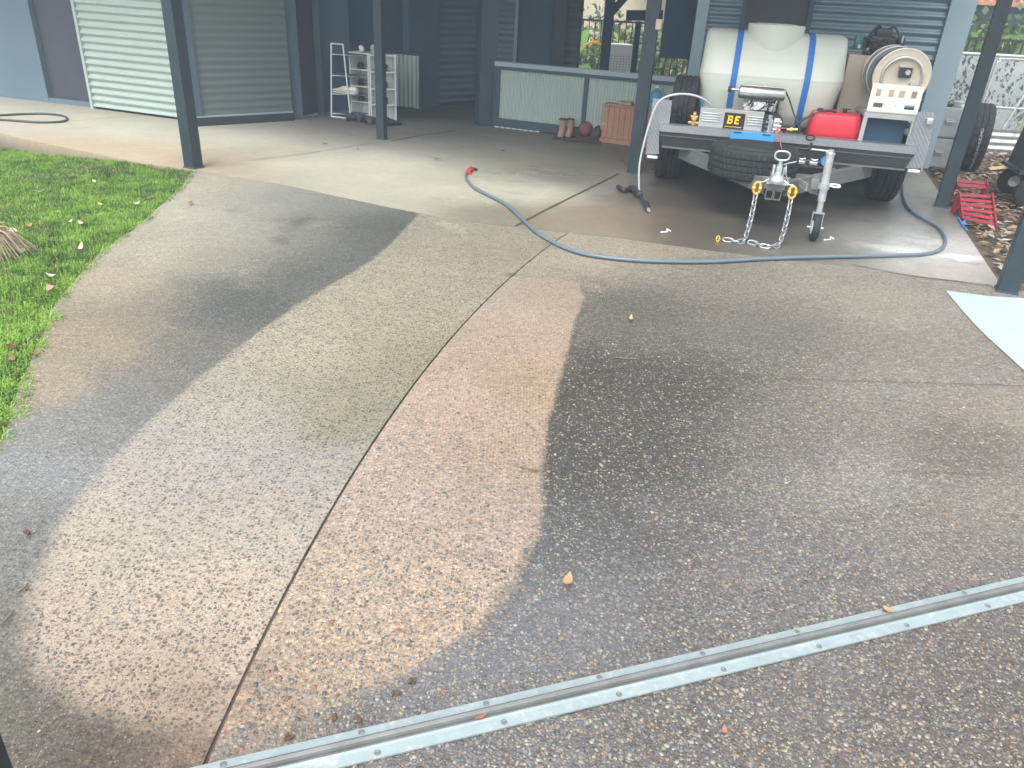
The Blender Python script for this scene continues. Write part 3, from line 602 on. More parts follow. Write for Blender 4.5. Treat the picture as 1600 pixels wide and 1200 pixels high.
# ---- leaf-shaped pieces
def leaf_mesh(name, L, W, col, curl=.25, fold=.15):
    t = np.linspace(0, 1, 7); w = np.sin(np.pi * t ** .8) * W / 2; V = []
    for i, tt in enumerate(t):
        x = (tt - .5) * L; z = curl * L * (tt - .5) ** 2 * 2
        V += [(x, -w[i], z + fold * w[i]), (x, 0, z), (x, w[i], z + fold * w[i] * 1.4)]
    F = []
    for i in range(6): F += [(3 * i, 3 * i + 3, 3 * i + 4, 3 * i + 1), (3 * i + 1, 3 * i + 4, 3 * i + 5, 3 * i + 2)]
    C = np.array([col] * len(V)) * (0.8 + .4 * rng.random((len(V), 1))); return np_mesh(name, V, F, C, smooth=True)
def lay_leaf(px, py, L, W, col, label, z=.012, yaw=None, curl=.3):
    g = G(px, py); me = leaf_mesh('fallen_leaf', L, W, lin(col) * .8, curl); o = link('fallen_leaf', me, M['litter'])
    o.location = (g[0], g[1], z); o.rotation_euler = (random.uniform(-.15, .15), random.uniform(-.15, .15), random.random() * 6.28 if yaw is None else yaw)
    return tag(o, label, 'leaf', 'dry leaves lying about')
for px, py, L, W, c, lb in ((887, 913, .050, .026, (196, 150, 108), 'orange tan dry leaf on the wet driveway above the steel rail'), (985, 502, .075, .02, (190, 180, 140), 'pale straw coloured leaf on the dark far part of the driveway'),
        (730, 843, .02, .012, (170, 110, 80), 'small rust coloured leaf in the pinkish washed strip'), (752, 1128, .035, .009, (170, 110, 84), 'narrow reddish leaf caught on the lower flange of the steel rail'),
        (1130, 1148, .022, .010, (180, 122, 90), 'small orange leaf on the driveway below the steel rail'), (1385, 960, .03, .02, (188, 160, 110), 'small tan leaf just above the right part of the rail')):
    lay_leaf(px, py, L, W, c, lb, .016)
for px, py, L, W, c, lb in ((508, 227, .07, .03, (70, 60, 50), 'small dark leaf on the slab left of the slim post'), (560, 236, .05, .02, (90, 76, 60), 'tiny brown leaf on the slab below the slim post'), (683, 250, .10, .04, (120, 100, 76), 'brown leaf scrap on the slab left of the hose end'), (785, 238, .06, .03, (84, 70, 56), 'dark leaf scrap on the slab above the red hose coupling'), (298, 320, .06, .03, (140, 110, 84), 'brown leaf on the driveway near the corner post')):
    lay_leaf(px, py, L, W, c, lb, .014)
for px, py, L, W, c, lb in ((38, 396, .13, .08, (226, 220, 170), 'large pale yellow leaf on the lawn beside the dry frond'), (22, 366, .10, .06, (226, 206, 180), 'pale cream leaf on the lawn above the dry frond'), (44, 356, .09, .04, (176, 130, 90), 'brown curled leaf on the lawn by the cream leaf'),
        (62, 301, .12, .05, (214, 214, 190), 'pale grey leaf in the far left of the lawn'), (150, 287, .09, .05, (226, 216, 206), 'whitish curled leaf in the middle of the far lawn'), (158, 322, .06, .04, (220, 190, 120), 'yellow leaf on the lawn below the whitish one'),
        (110, 349, .06, .04, (222, 210, 180), 'small cream leaf near the centre of the lawn'), (128, 352, .08, .04, (216, 200, 180), 'cream leaf just right of the small cream one'), (125, 392, .13, .04, (206, 196, 160), 'long curled pale leaf on the lawn by the driveway edge'),
        (82, 434, .08, .04, (222, 214, 200), 'silvery curled leaf on the lower lawn'), (82, 455, .09, .06, (190, 150, 130), 'pinkish brown leaf at the lower lawn edge'), (213, 321, .09, .06, (196, 176, 160), 'grey brown leaf at the driveway edge of the lawn'),
        (232, 313, .08, .05, (120, 96, 70), 'dark brown leaf at the far lawn edge'), (20, 546, .07, .05, (110, 78, 50), 'dark brown leaf in the near lawn corner'), (18, 566, .06, .05, (140, 104, 70), 'crumpled mid brown leaf in the near lawn corner'), (56, 556, .06, .02, (150, 100, 60), 'small brown leaf on the tan edge of the driveway')):
    lay_leaf(px, py, L * .72, W * .72, c, lb, .022 + float(lawn_z(np.array([G(px, py)[0]]), np.array([G(px, py)[1]]))[0]), curl=.7)
# seed husks by the rail, twigs
for px, py, lb in ((522, 1125, 'brown seed husk above the left of the rail'), (558, 1127, 'tan seed husk beside the brown one above the rail'), (618, 1085, 'dark seed husk on the driveway above the rail'), (642, 1068, 'dark twin seed husk further up the driveway'), (452, 1157, 'clump of brown husk at the rail near its left end'), (42, 836, 'reddish husk at the left edge of the driveway')):
    g = G(px, py); mb = MB()
    for k in range(4):
        q = (random.uniform(-.008, .008), random.uniform(-.006, .006), .005); mb.lathe(q, (random.random(), random.random(), .3), [(0, -.006), (.0035, -.003), (.0045, .001), (.0015, .006), (0, .007)], 7)
    o = mb.build('seed_husk', simple('husk', (0.10, 0.06, 0.04), .9), None, 60); o.location = (g[0], g[1], .003); tag(o, lb, 'seed husk', 'seed husks on the driveway')
for pts, lb in ((((0, 977), (12, 966), (20, 955)), 'dark curved twig at the left edge of the driveway'), (((962, 558), (978, 560), (998, 560)), 'thin dark twig on the far dark part of the driveway'), (((812, 729), (830, 733), (850, 735)), 'thin twig crossing the edge of the washed strip'), (((28, 925), (38, 918), (43, 911)), 'short thin twig above the curved one')):
    mb = MB(); mb.tube(smooth_path([G(*p, .008) for p in pts], 5), .0028, 6); tag(mb.build('twig', M['bark'], None, 60), lb, 'twig', 'twigs on the driveway')

# dry frond clump at the left edge of the lawn
g = G(-12, 400); fr_ = thing('dry_frond_clump', 'clump of dry grey brown strap leaves at the left edge of the lawn', 'plant', (g[0], g[1], -.01))
for k in range(60):
    a = random.uniform(-1.3, 1.6); L = random.uniform(.10, .22); me_p = smooth_path([(0, 0, .1), (math.cos(a) * L * .5, math.sin(a) * L * .5, .12 + random.random() * .06), (math.cos(a) * L, math.sin(a) * L, random.uniform(0.01, .05))], 5)
    mb = MB(); mb.tube(me_p, np.linspace(.006, .002, len(me_p)), 4)
    o = mb.build('dry_leaf', M['dry'] if 'dry' in M else M.setdefault('dry', simple('dry_frond', (0.34, 0.27, 0.19), .8, 0, .35, 20)), fr_)

# ---- mulch / leaf litter bed
n = 26000; X = 2.9 + rng.random(n) * 6.2; Y = 3.6 + rng.random(n) ** .8 * 6.8
ok = X > 2.98 + np.maximum(0, .33 * (Y - 4.4)) + .03 * rng.random(n); X, Y = X[ok], Y[ok]; n = len(X)
a = rng.random(n) * 6.283; L = .018 + .035 * rng.random(n); W = L * (.35 + .3 * rng.random(n)); tl = rng.normal(0, .35, n); Z = -.045 + .03 * rng.random(n) + .02 * fbm(X, Y, 4)
dx, dy = np.cos(a), np.sin(a)
c0 = np.stack([X - dx * L, Y - dy * L, Z - tl * L * .5], -1); c2 = np.stack([X + dx * L, Y + dy * L, Z + tl * L * .5], -1)
c1 = np.stack([X - dy * W, Y + dx * W, Z + .008], -1); c3 = np.stack([X + dy * W, Y - dx * W, Z + .006], -1)
V = np.stack([c0, c1, c2, c3], 1).reshape(-1, 3); F = np.arange(4 * n).reshape(-1, 4)
pal = np.array([lin(c) for c in ((150, 138, 120), (120, 96, 74), (178, 160, 136), (140, 108, 84), (92, 78, 66), (190, 184, 170), (160, 120, 84))]) * .7
tag(link('leaf_litter', np_mesh('leaf_litter', V, F, np.repeat(pal[rng.integers(0, 7, n)] * 1.1, 4, 0)), M['litter']), 'grey brown leaf litter and wood chips right of the carport', 'leaf litter', kind='stuff')

# ------------------------------------------------------------------ the house
def corr(a, b, z0, z1, pitch, amp, along, back=.003, seg=8):
    """corrugated sheet on the wall line a-b; along='h': ribs run level, 'v': upright"""
    a = np.array(a, float); b = np.array(b, float); d = b - a; L = np.hypot(d[0], d[1]); d = d / L; nrm = np.array([d[1], -d[0], 0.0])
    if nrm @ (CC - a) < 0: nrm = -nrm
    ext = (z1 - z0) if along == 'h' else L; k = max(2, int(ext / pitch * seg)); t = np.linspace(0, ext, k + 1); off = amp * (np.cos(t / pitch * 2 * math.pi))
    V = []
    for s in (0, -back):
        for q, o_ in zip(t, off):
            if along == 'h':
                for e in (0, L): V.append(np.array([a[0], a[1], z0 + q]) + d * e + nrm * (o_ + s))
            else:
                for e in (z0, z1): V.append(np.array([a[0], a[1], e]) + d * q + nrm * (o_ + s))
    F = []; m = 2 * (k + 1)
    for i in range(k):
        F.append((2 * i, 2 * i + 1, 2 * i + 3, 2 * i + 2)); F.append((m + 2 * i, m + 2 * i + 2, m + 2 * i + 3, m + 2 * i + 1))
        F += [(2 * i, 2 * i + 2, m + 2 * i + 2, m + 2 * i), (2 * i + 1, m + 2 * i + 1, m + 2 * i + 3, 2 * i + 3)]
    F += [(0, m, m + 1, 1), (2 * k, 2 * k + 1, m + 2 * k + 1, m + 2 * k)]
    mb = MB(); mb.add(V, F); return mb
def wall_box(a, b, z0, z1, t=.1, off=0.0):
    """slab standing on line a-b; its visible face is off in front of the line"""
    a = np.array([a[0], a[1], 0.0]); b = np.array([b[0], b[1], 0.0]); d = (b - a) / np.linalg.norm(b - a); nrm = np.array([d[1], -d[0], 0.0])
    if nrm @ (CC - a) < 0: nrm = -nrm
    p = nrm * off; q = nrm * (off - t); V = [a + p, b + p, b + q, a + q]; V = [v + (0, 0, z0) for v in V] + [v + (0, 0, z1) for v in V]
    mb = MB(); mb.add(V, [(0, 1, 2, 3), (4, 5, 6, 7), (0, 1, 5, 4), (1, 2, 6, 5), (2, 3, 7, 6), (3, 0, 4, 7)]); return mb
def lerp(a, b, t): return np.array(a) * (1 - t) + np.array(b) * t
HT = 2.95
house = thing('house', 'blue grey corrugated steel house with open carport and dark doors behind the slab', 'house')
wA, wB = G(-120, 137), G(145, 168)
wd = (wB - wA) / np.linalg.norm(wB - wA)
# dark door recessed in the rendered wall
dA = ONP(75, 152, wA, wB); dB = ONP(143, 160, wA, wB)
wall_box(wA - wd * 3, dA, 0, HT, .15).build('wall', M['render_wall'], house)
wall_box(dA, dB, .055, HT, .04, -.06).build('door', M['plum'], house)
wall_box(dA, wB, 0, .05, .14, -.005).build('door_sill', M['render_wall'], house)
cA, cB = G(148, 170), G(300, 190)
cd = (cB - cA) / np.linalg.norm(cB - cA)
corr(cA, cB, .03, HT, .076, .015, 'h').build('corrugated_sheet', M['corr_pale'], house, 60)
sd = (cA - wB); sn = np.array([cd[1], -cd[0], 0])
wall_box(cA - cd * .035, cA + cd * .004, 0.0, HT, .12, .02).build('flashing', M['corr_pale'], house)
wall_box(cA, cB, 0, HT, .08, -.02).build('wall', M['dark'], house)
# screws in the corrugated sheet
mbs = MB()
for r in range(0, 15):
    for c_ in (.04, .38, .74):
        p = cA + cd * (c_ * np.linalg.norm(cB - cA)) + sn * .013; mbs.box((p[0], p[1], .076 * 2 * (r // 1) * 1.0 + .076 + .03 - .0), (.008, .008, .008))
mbs.build('screw_heads', M['galv'], house)['kind'] = 'stuff'
# second sheet wall, turned away, with its dark base
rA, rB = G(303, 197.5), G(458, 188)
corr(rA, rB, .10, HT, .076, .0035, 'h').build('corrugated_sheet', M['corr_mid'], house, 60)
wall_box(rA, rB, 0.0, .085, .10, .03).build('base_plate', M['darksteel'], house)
wall_box(rA, rB, .087, .10, .05, .03).build('flashing', M['corner'], house)
wall_box(rA, rB, .10, HT, .08, -.02).build('wall', M['dark'], house)
wall_box(cB, rA, 0, HT, .10, 0).build('wall', M['trim'], house)
def column(px0, px1, py, depth=.10, mat='trim', name='column', top=HT):
    a, b = G(px0, py), G(px1, py); return wall_box(a, b, 0, top, depth).build(name, M[mat], house)
column(452, 474, 187, .12, 'trim')
column(449, 456, 186.5, .02, 'corner')
a, b = G(474, 184), G(500, 178)
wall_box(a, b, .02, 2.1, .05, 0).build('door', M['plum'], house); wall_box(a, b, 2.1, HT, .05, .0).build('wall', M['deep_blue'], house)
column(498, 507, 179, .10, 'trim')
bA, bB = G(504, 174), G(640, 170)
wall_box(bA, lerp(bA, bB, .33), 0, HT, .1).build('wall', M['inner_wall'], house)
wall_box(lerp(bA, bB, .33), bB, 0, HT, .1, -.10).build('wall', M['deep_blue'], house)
eA, eB = G(640, 172), G(686, 166)
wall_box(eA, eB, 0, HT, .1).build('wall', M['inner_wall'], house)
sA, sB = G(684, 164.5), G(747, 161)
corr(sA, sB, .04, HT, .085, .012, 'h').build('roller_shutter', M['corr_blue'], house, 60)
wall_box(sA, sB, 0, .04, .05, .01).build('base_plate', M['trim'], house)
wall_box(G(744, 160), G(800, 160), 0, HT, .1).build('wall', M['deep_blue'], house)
# big dark column at the half wall
column(748, 773, 197, .2, 'trim')
# back wall pieces seen over the half wall
yb = 11.4
def back(px0, px1, name, mat, dy=0.0, ribs=False, z0=0.0, z1=HT, t=.1):
    a, b = YP(px0, 60, yb + dy), YP(px1, 60, yb + dy); a[2] = b[2] = 0
    (corr(a, b, z0, z1, .076, .010, 'h') if ribs else wall_box(a, b, z0, z1, t)).build(name, M[mat], house, 60 if ribs else None)
back(774, 806, 'corrugated_sheet', 'corr_blue', 0, True)
back(803, 808, 'flashing', 'corner', -.03)
back(806, 868, 'wall', 'inner_wall', .04)
back(864, 884, 'column', 'trim', -.1)
back(883, 907, 'corrugated_sheet', 'corr_mid', -.02, True)
back(905, 908, 'flashing', 'trim', -.05)
a, b = YP(774, 60, yb + .15), YP(884, 60, yb + .15); a[2] = b[2] = 0
wall_box(a, b, 0, HT, .08).build('wall', M['dark'], house)
# shed end of the house behind the trailer
hA = G(1083, 231); hB = G(1443, 262)
hd = (hB - hA) / np.linalg.norm(hB - hA); hn = np.array([hd[1], -hd[0], 0.0])
def hp(px, py=40): q = ONP(px, py, hA, hB); q[2] = 0; return q
p0, p1, p2, p3, p4, p5 = hp(1088, 20), hp(1106, 20), hp(1158, 20), hp(1166, 20), hp(1262, 20), hp(1270, 20)
p6 = hp(1488, 10); p7 = hp(1528, 10)
wall_box(p0, p1, 0, HT, .14, .03).build('column', M['corner'], house)
corr(p1, p2, .05, HT, .076, .011, 'h').build('corrugated_sheet', M['corr_blue'], house, 60)
wall_box(p2, p3, 0, HT, .1, .03).build('flashing', M['trim'], house)
wall_box(p3, p4, .03, HT, .05, -.01).build('door', M['plum'], house)
wall_box(p4, p5, 0, HT, .1, .03).build('flashing', M['trim'], house)
corr(p5, p6, .05, HT, .076, .012, 'h').build('corrugated_sheet', M['corr_blue'], house, 60)
wall_box(p6 - hd * .03, p6 + hd * .20, 0, HT, .2, .045).build('column', M['corner'], house)
wall_box(p0, p6, 0, HT, .08, -.07).build('wall', M['dark'], house)
wall_box(p6 + hd * .16 - hn * .16, p6 + hd * .16 - hn * 5, 0, HT, .1).build('wall', M['render_wall'], house)
wall_box(p0 - hn * .16, p0 - hn * 1.3, 0, HT, .1).build('wall', M['inner_wall'], house)
# dark shade panel right of the tall post
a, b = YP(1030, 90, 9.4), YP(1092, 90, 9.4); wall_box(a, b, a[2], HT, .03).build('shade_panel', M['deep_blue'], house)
# frames in the opening towards the garden
def opp(px, py, y=10.9): return YP(px, py, y)
q = opp(944, 100); mbo = MB(); mbo.boxp((q[0] - .06, 10.84, 0), (q[0] + .06, 10.96, HT)); mbo.build('column', M['deep_blue'], house)
mbo = MB(); mbo.beam(opp(948, 28), opp(985, -14), .07, .09); mbo.build('brace', M['deep_blue'], house)
q1, q2 = opp(979, 24, 10.8), opp(1035, 24, 10.8); mbo = MB(); mbo.beam(q1, q2, .10, .12); mbo.build('beam', M['deep_blue'], house)
q = opp(995, 60, 10.8); mbo = MB(); mbo.boxp((q[0] - .035, 10.77, 0), (q[0] + .035, 10.84, q1[2] - .06)); mbo.build('column', M['deep_blue'], house)
# roof: a low sheet over the carport with its fascia
s_ = -.335
def rf(x): return G(303, 262)[1] + .35 + s_ * (x - G(303, 262)[0])
RP = [(-11, rf(-11)), (3.35, rf(3.35)), (4.3, 8.0), (4.9, 11.65), (-11, 11.65)]
mb = MB(); mb.prism(RP, 3.0, 3.1, 'xy'); mb.build('roof', M['roofu'], house)
mb = MB(); mb.beam((-11, rf(-11) - .03, 3.0), (3.38, rf(3.38) - .03, 3.0), .03, .26); mb.build('fascia', M['trim'], house)
mb = MB(); mb.beam((-2.9, rf(-2.9) - .33, 2.92), (3.3, rf(3.3) - .33, 2.92), .1, .16); mb.build('beam', M['trim'], house)

# posts
for (px, py, w, rz, lb) in ((303, 262, .105, -.42, 'dark blue grey steel post at the corner of lawn, path and driveway'), (597, 217.5, .085, -.30, 'slim dark blue grey post in front of the shoe shelves'),
                            (990, 270, .115, -.22, 'dark blue grey post left of the trailer with a beige switch box'), (1470, 323, .10, -.42, 'dark blue grey post right of the trailer beside the red ramps'),
                            (1572, 455, .105, -.42, 'dark blue grey front post at the corner of the white painted patch')):
    g = G(px, py); R_ = rotz(rz); t = thing('carport_post', lb, 'post', (g[0], g[1], 0), rz, 'steel posts of the carport')
    MB().boxp((-w / 2, -w / 2, .004), (w / 2, w / 2, 2.84), .004).build('post_tube', M['steel_blue'], t)
    MB().boxp((-w / 2 - .006, -w / 2 - .006, .0), (w / 2 + .006, w / 2 + .006, .012)).build('base_plate', M['trim'], t)
    if px == 990:
        q = YP(1026, 38, g[1] - .06); mb = MB(); mb.box((w / 2 + .005, -.04, q[2]), (.05, .07, .08), None, .006); mb.build('switch_box', M['beige'], t)

# half wall
wa, wb = G(773, 198), G(1078, 234.5); L = np.linalg.norm((wb - wa)[:2]); hw = thing('half_wall', 'low half wall of pale corrugated panels in a dark steel frame', 'wall', (wa[0], wa[1], 0), math.atan2((wb - wa)[1], (wb - wa)[0]))
hH = .715
MB().boxp((-.02, -.03, hH - .05), (L, .06, hH), .004).build('top_rail', M['corner'], hw)
MB().boxp((0, -.012, hH - .085), (L, .04, hH - .051)).build('frame_rail', M['trim'], hw)
MB().boxp((0, -.02, .012), (L, .05, .10)).build('bottom_rail', M['trim'], hw)
for u0 in (0.0, 1.055, 2.12): MB().boxp((u0, -.016, .101), (u0 + .045, .045, hH - .086)).build('frame_post', M['trim'], hw)
MB().boxp((-.02, -.024, 0.0), (-.002, .05, hH - .052)).build('frame_post', M['trim'], hw)
for u0, u1 in ((.047, 1.053), (1.102, 2.118)):
    k = int((u1 - u0) / .034 * 6); V = []
    for i in range(k + 1):
        u = u0 + (u1 - u0) * i / k; o_ = .006 * math.cos(u / .034 * 6.283)
        for z in (.102, hH - .087): V.append((u, .012 + o_, z))
    V2 = [(x, y + .02, z) for x, y, z in V]; m = len(V); F = []
    for i in range(k): F += [(2 * i, 2 * i + 1, 2 * i + 3, 2 * i + 2), (m + 2 * i, m + 2 * i + 2, m + 2 * i + 3, m + 2 * i + 1)]
    mb = MB(); mb.add(V + V2, F); mb.build('corrugated_panel', M['mini'], hw, 60)

for i in range(8): MB().boxp((.01 + i * .072, -.026, .001), (.066 + i * .072, -.021, .011)).build('gap_light_dash', M['white'], hw)  # white dashes stand in for light showing under the wall
# small corrugated gate panel leaning by the shelves
a, b = G(616, 173), G(658, 178.5); L = np.linalg.norm((b - a)[:2]); gp = thing('corrugated_screen', 'small corrugated screen in a dark frame beside the shoe shelves', 'screen', (a[0], a[1], 0), math.atan2((b - a)[1], (b - a)[0]))
for lo, hi in (((0, 0, .02), (L, .03, .06)), ((0, 0, .67), (L, .03, .71)), ((0, 0, .061), (.03, .03, .669)), ((L - .03, 0, .061), (L, .03, .669))): MB().boxp(lo, hi).build('frame_bar', M['trim'], gp)
k = 48; V = []
for i in range(k + 1):
    u = .032 + (L - .064) * i / k; o_ = .010 * math.cos(u / .062 * 6.283)
    for z in (.062, .668): V.append((u, .015 + o_, z))
V2 = [(x, y + .004, z) for x, y, z in V]; m = len(V); F = []
for i in range(k): F += [(2 * i, 2 * i + 1, 2 * i + 3, 2 * i + 2), (m + 2 * i, m + 2 * i + 2, m + 2 * i + 3, m + 2 * i + 1)]
mb = MB(); mb.add(V + V2, F); mb.build('corrugated_panel', M['mini'], gp, 60)
#PART2
# ------------------------------------------------------------------ garden behind the house and on the right
def foliage(name, n, c, rad, size, cols, label, cat='shrub', trunk=True, droop=.3, shell=.55, group=None, long=1.0):
    c = np.array(c, float); rad = np.array(rad, float); t = thing(name, label, cat, (c[0], c[1], 0), 0, group)
    k = max(5, int(n / 60)); cl = rng.normal(0, 1, (k, 3)); cl /= np.linalg.norm(cl, axis=1)[:, None]; cl *= (shell + (1 - shell) * rng.random((k, 1))) * rad; 
    P = cl[rng.integers(0, k, n)] + rng.normal(0, .17, (n, 3)) * rad.mean(); P[:, 2] += c[2]; P[:, 2] = np.maximum(P[:, 2], .05)
    d = rng.normal(0, 1, (n, 3)); d[:, 2] -= droop; d /= np.linalg.norm(d, axis=1)[:, None]; s = np.cross(d, rng.normal(0, 1, (n, 3))); s /= np.linalg.norm(s, axis=1)[:, None]
    L = (size * (.6 + .8 * rng.random(n)) * long)[:, None]; W = (size * .38 * (.6 + .8 * rng.random(n)))[:, None]
    V = np.stack([P, P + d * L * .5 + s * W, P + d * L, P + d * L * .5 - s * W], 1).reshape(-1, 3); F = np.arange(4 * n).reshape(-1, 4)
    f = rng.random((n, 1)); C = np.array(cols[0]) * (1 - f) + np.array(cols[1]) * f
    link('crown', np_mesh('crown', V, F, np.repeat(C, 4, 0)), M['leaf'], t)
    if trunk:
        mb = MB()
        for q in range(4):
            e = cl[q % k]; mb.tube(smooth_path([(random.uniform(-.05, .05), random.uniform(-.05, .05), -.15), (e[0] * .3, e[1] * .3, c[2] * .5), (e[0] * .8, e[1] * .8, c[2] + e[2] * .6)], 4), [.035 - .0032 * i for i in range(9)], 6)
        mb.build('trunk', M['bark'], t, 60)
    return t
GD, GL = (0.045, 0.085, 0.030), (0.12, 0.21, 0.055)
q = YP(925, 60, 17); foliage('hedge', 2600, (q[0], 17, .2), (1.6, .8, .85), .10, [(0.05, .09, .045), (.20, .28, .13)], 'dark small leaved hedge seen through the opening left of the inner post')
q = YP(985, 55, 16.5); foliage('hedge', 2600, (q[0], 16.8, .2), (1.4, .8, .80), .12, [(.07, .12, .04), (.28, .38, .14)], 'mid green shrub behind the white perforated box')
q = YP(1060, 95, 15); foliage('hedge', 1800, (q[0], 15, .2), (1.2, .6, .75), .10, [GD, (.16, .24, .08)], 'low green shrub under the dark shade panel')
q = YP(900, 60, 20); foliage('tree', 2600, (q[0] + 2, 23, 2.2), (6, 1.5, 2.2), .22, [(.03, .06, .03), (.11, .17, .08)], 'broad dark tree closing the garden behind the hedges', 'tree')
# yellow leaved cordyline
q = YP(967, 60, 14.2); cp = thing('cordyline', 'yellow green strap leaved cordyline in front of the garden hedge', 'plant', (q[0], 14.2, 0))
mb = MB(); mb.tube([(0, 0, -.15), (.02, 0, .4), (.05, .02, .75)], [.03, .025, .018], 7); mb.build('stem', M['bark'], cp, 60)
def strap_leaf(base, a, L, W, lift, drop, col, curl_n=7):
    t = np.linspace(0, 1, curl_n); r = L * t; h = lift * L * t - drop * L * t ** 2.2; w = W * np.sin(np.pi * (t * .92 + .06)) ** .7
    x = base[0] + np.cos(a) * r; y = base[1] + np.sin(a) * r; z = base[2] + h; nx, ny = -math.sin(a), math.cos(a)
    V = []
    for i in range(curl_n): V += [(x[i] - nx * w[i] / 2, y[i] - ny * w[i] / 2, z[i] + .15 * w[i]), (x[i], y[i], z[i]), (x[i] + nx * w[i] / 2, y[i] + ny * w[i] / 2, z[i] + .15 * w[i])]
    F = []
    for i in range(curl_n - 1): F += [(3 * i, 3 * i + 3, 3 * i + 4, 3 * i + 1), (3 * i + 1, 3 * i + 4, 3 * i + 5, 3 * i + 2)]
    C = np.array([col] * len(V)); return np_mesh('leaf', V, F, C, smooth=True)
for k in range(46):
    zc = random.uniform(.3, .78); cc = random.choice([(.42, .45, .05), (.30, .42, .08), (.20, .33, .06), (.55, .48, .05)])
    link('leaf', strap_leaf((.04, .02, zc), random.uniform(0, 6.28), random.uniform(.25, .45), .06, random.uniform(.4, .9), random.uniform(.3, .8), cc), M['leaf'], cp)
# banana plant with an orange flushed leaf
q = YP(913, 80, 13.2); bp = thing('banana_plant', 'broad leaved banana plant with green and orange flushed leaves outside the opening', 'plant', (q[0] - .1, 13.2, 0))
mb = MB(); mb.tube([(0, 0, -.15), (.02, 0, .35), (.03, 0, .58)], [.06, .05, .03], 9); mb.build('stem', M['corr_mid'], bp, 60)
for a, L, W, li, dr_, cc, z in ((-.3, .75, .24, .55, 1.15, (.14, .34, .06), .75), (-.1, .60, .20, .9, 1.0, (.20, .42, .07), .78), (.0, .62, .26, 1.0, 1.5, (.75, .36, .05), .86), (2.6, .8, .26, .6, .9, (.14, .32, .06), .72), (-1.2, .6, .22, .5, 1.5, (.22, .44, .09), .62), (1.5, .8, .26, 1.2, .8, (.16, .36, .07), .75), (-.6, .7, .13, .3, 1.3, (.26, .46, .10), .5)):
    link('leaf', strap_leaf((.02, 0, z - .22), a, L, W, li, dr_, cc, 10), M['leaf'], bp)
# white perforated box on the far side
q = YP(967, 88, 12.6); q2 = YP(967, 70, 12.6); wid = .165
pb = thing('perforated_box', 'white plastic laundry box with rows of holes beyond the half wall', 'box', (q[0] + .03, 12.6, 0))
zt = YP(967, 69, 12.6)[2]; MB().boxp((-wid, 0, zt - .17), (wid, .3, zt), .01).build('lid_panel', M['white'], pb)
MB().boxp((-wid + .004, .035, .1), (wid - .004, .30, zt - .171)).build('lining', M['blackp'], pb)
mb = MB(); zb = .1; nz_ = 14; nx_ = 7
for i in range(nx_ + 1): x = -wid + 2 * wid * i / nx_; mb.boxp((x - .013, 0, zb), (x + .013, .02, zt - .172))
for j in range(nz_ + 1): z = zb + (zt - .2 - zb) * j / nz_; mb.boxp((-wid, .001, z), (wid, .019, z + .026))
mb.build('grille', M['white'], pb)
# slim pool fence beyond the opening
q1, q2 = YP(880, 60, 13.7), YP(1090, 60, 13.7); zt = YP(925, 33, 13.7)[2]
pf = thing('pool_fence', 'dark tubular pool fence in front of the garden hedges', 'fence', (q1[0], 13.7, 0)); W_ = q2[0] - q1[0]
MB().boxp((0, 0, zt), (W_, .03, zt + .03)).build('top_rail', M['blackp'], pf); MB().boxp((0, 0, .1), (W_, .03, .13)).build('bottom_rail', M['blackp'], pf)
for i in range(int(W_ / .1)): MB().boxp((i * .1, .006, .131), (i * .1 + .016, .022, zt - .001)).build('picket', M['blackp'], pf)
# neighbour's pale wall and eave across the garden
zb1 = YP(950, 27, 18.6)[2]; q1, q2 = YP(880, 10, 18.6), YP(1100, 10, 18.6)
nb = thing('neighbour_building', 'pale rendered upper wall of a neighbouring building above the garden', 'building', (q1[0], 18.6, 0))
MB().boxp((-3, 0, -.13), (q2[0] - q1[0] + 3, .3, zb1 + 4)).build('wall', M['beige'], nb)
mb = MB(); mb.boxp((1.5, -1.2, zb1 + 1.0), (q2[0] - q1[0] + 4, -.01, zb1 + 1.2)); mb.build('eave', M['white'], nb)
# pale garden paving behind the house
tag(link('garden_paving', np_mesh('garden_paving', [(-6, 12.62, -.02), (8, 12.62, -.02), (8, 14.9, -.02), (-6, 14.9, -.02)], [(0, 1, 2, 3)]), M['kerbface']), kind='structure')

# ---- right hand fence
FY = 9.8; x0, x1 = 4.25, 9.5; zt = YP(1500, 83, FY)[2]
sw = thing('garden_wall', 'white rendered wall full of dark flecks behind the galvanised mesh fence', 'wall', (x0, FY + .25, 0))
MB().boxp((0, 0, -.12), (x1 - x0, .12, zt - .02)).build('rendered_face', M['speckle'], sw)
mf = thing('mesh_fence', 'galvanised pipe and chain link fence and gate in front of the flecked wall', 'fence', (x0, FY, 0)); W_ = x1 - x0
def pipe(a, b, r=.018, nm='pipe'): mb = MB(); mb.cyl(a, b, r, n=10); mb.build(nm, M['galv'], mf, 60)
pipe((0, 0, zt), (W_, 0, zt), .02, 'top_pipe')
def L3(px, py): p = YP(px, py, FY); return (p[0] - x0, 0, p[2])
gx0 = L3(1553, 110)[0]
mb = MB(); z1_ = L3(1575, 92)[2]; mb.tube(smooth_path([(gx0 - .02, 0, .02), (gx0, 0, z1_ - .15), (gx0 + .04, 0, z1_ - .03), (gx0 + .16, 0, z1_), (gx0 + 1.6, 0, z1_)], 6), .016, 10); mb.build('gate_frame', M['galv'], mf, 60)
zm = L3(1560, 168)[2]; pipe((gx0 + .02, 0, zm), (W_, 0, zm), .015, 'mid_pipe')
pipe((gx0 + .55, 0, z1_ - .02), (gx0 + .28, 0, .1), .018, 'brace')
for xx in (.05, gx0 - .12, gx0 + 1.75): pipe((xx, .0, -.1), (xx, .0, zt - .02), .022, 'fence_post')
mb = MB(); hgt = zt - .05; stp = .075
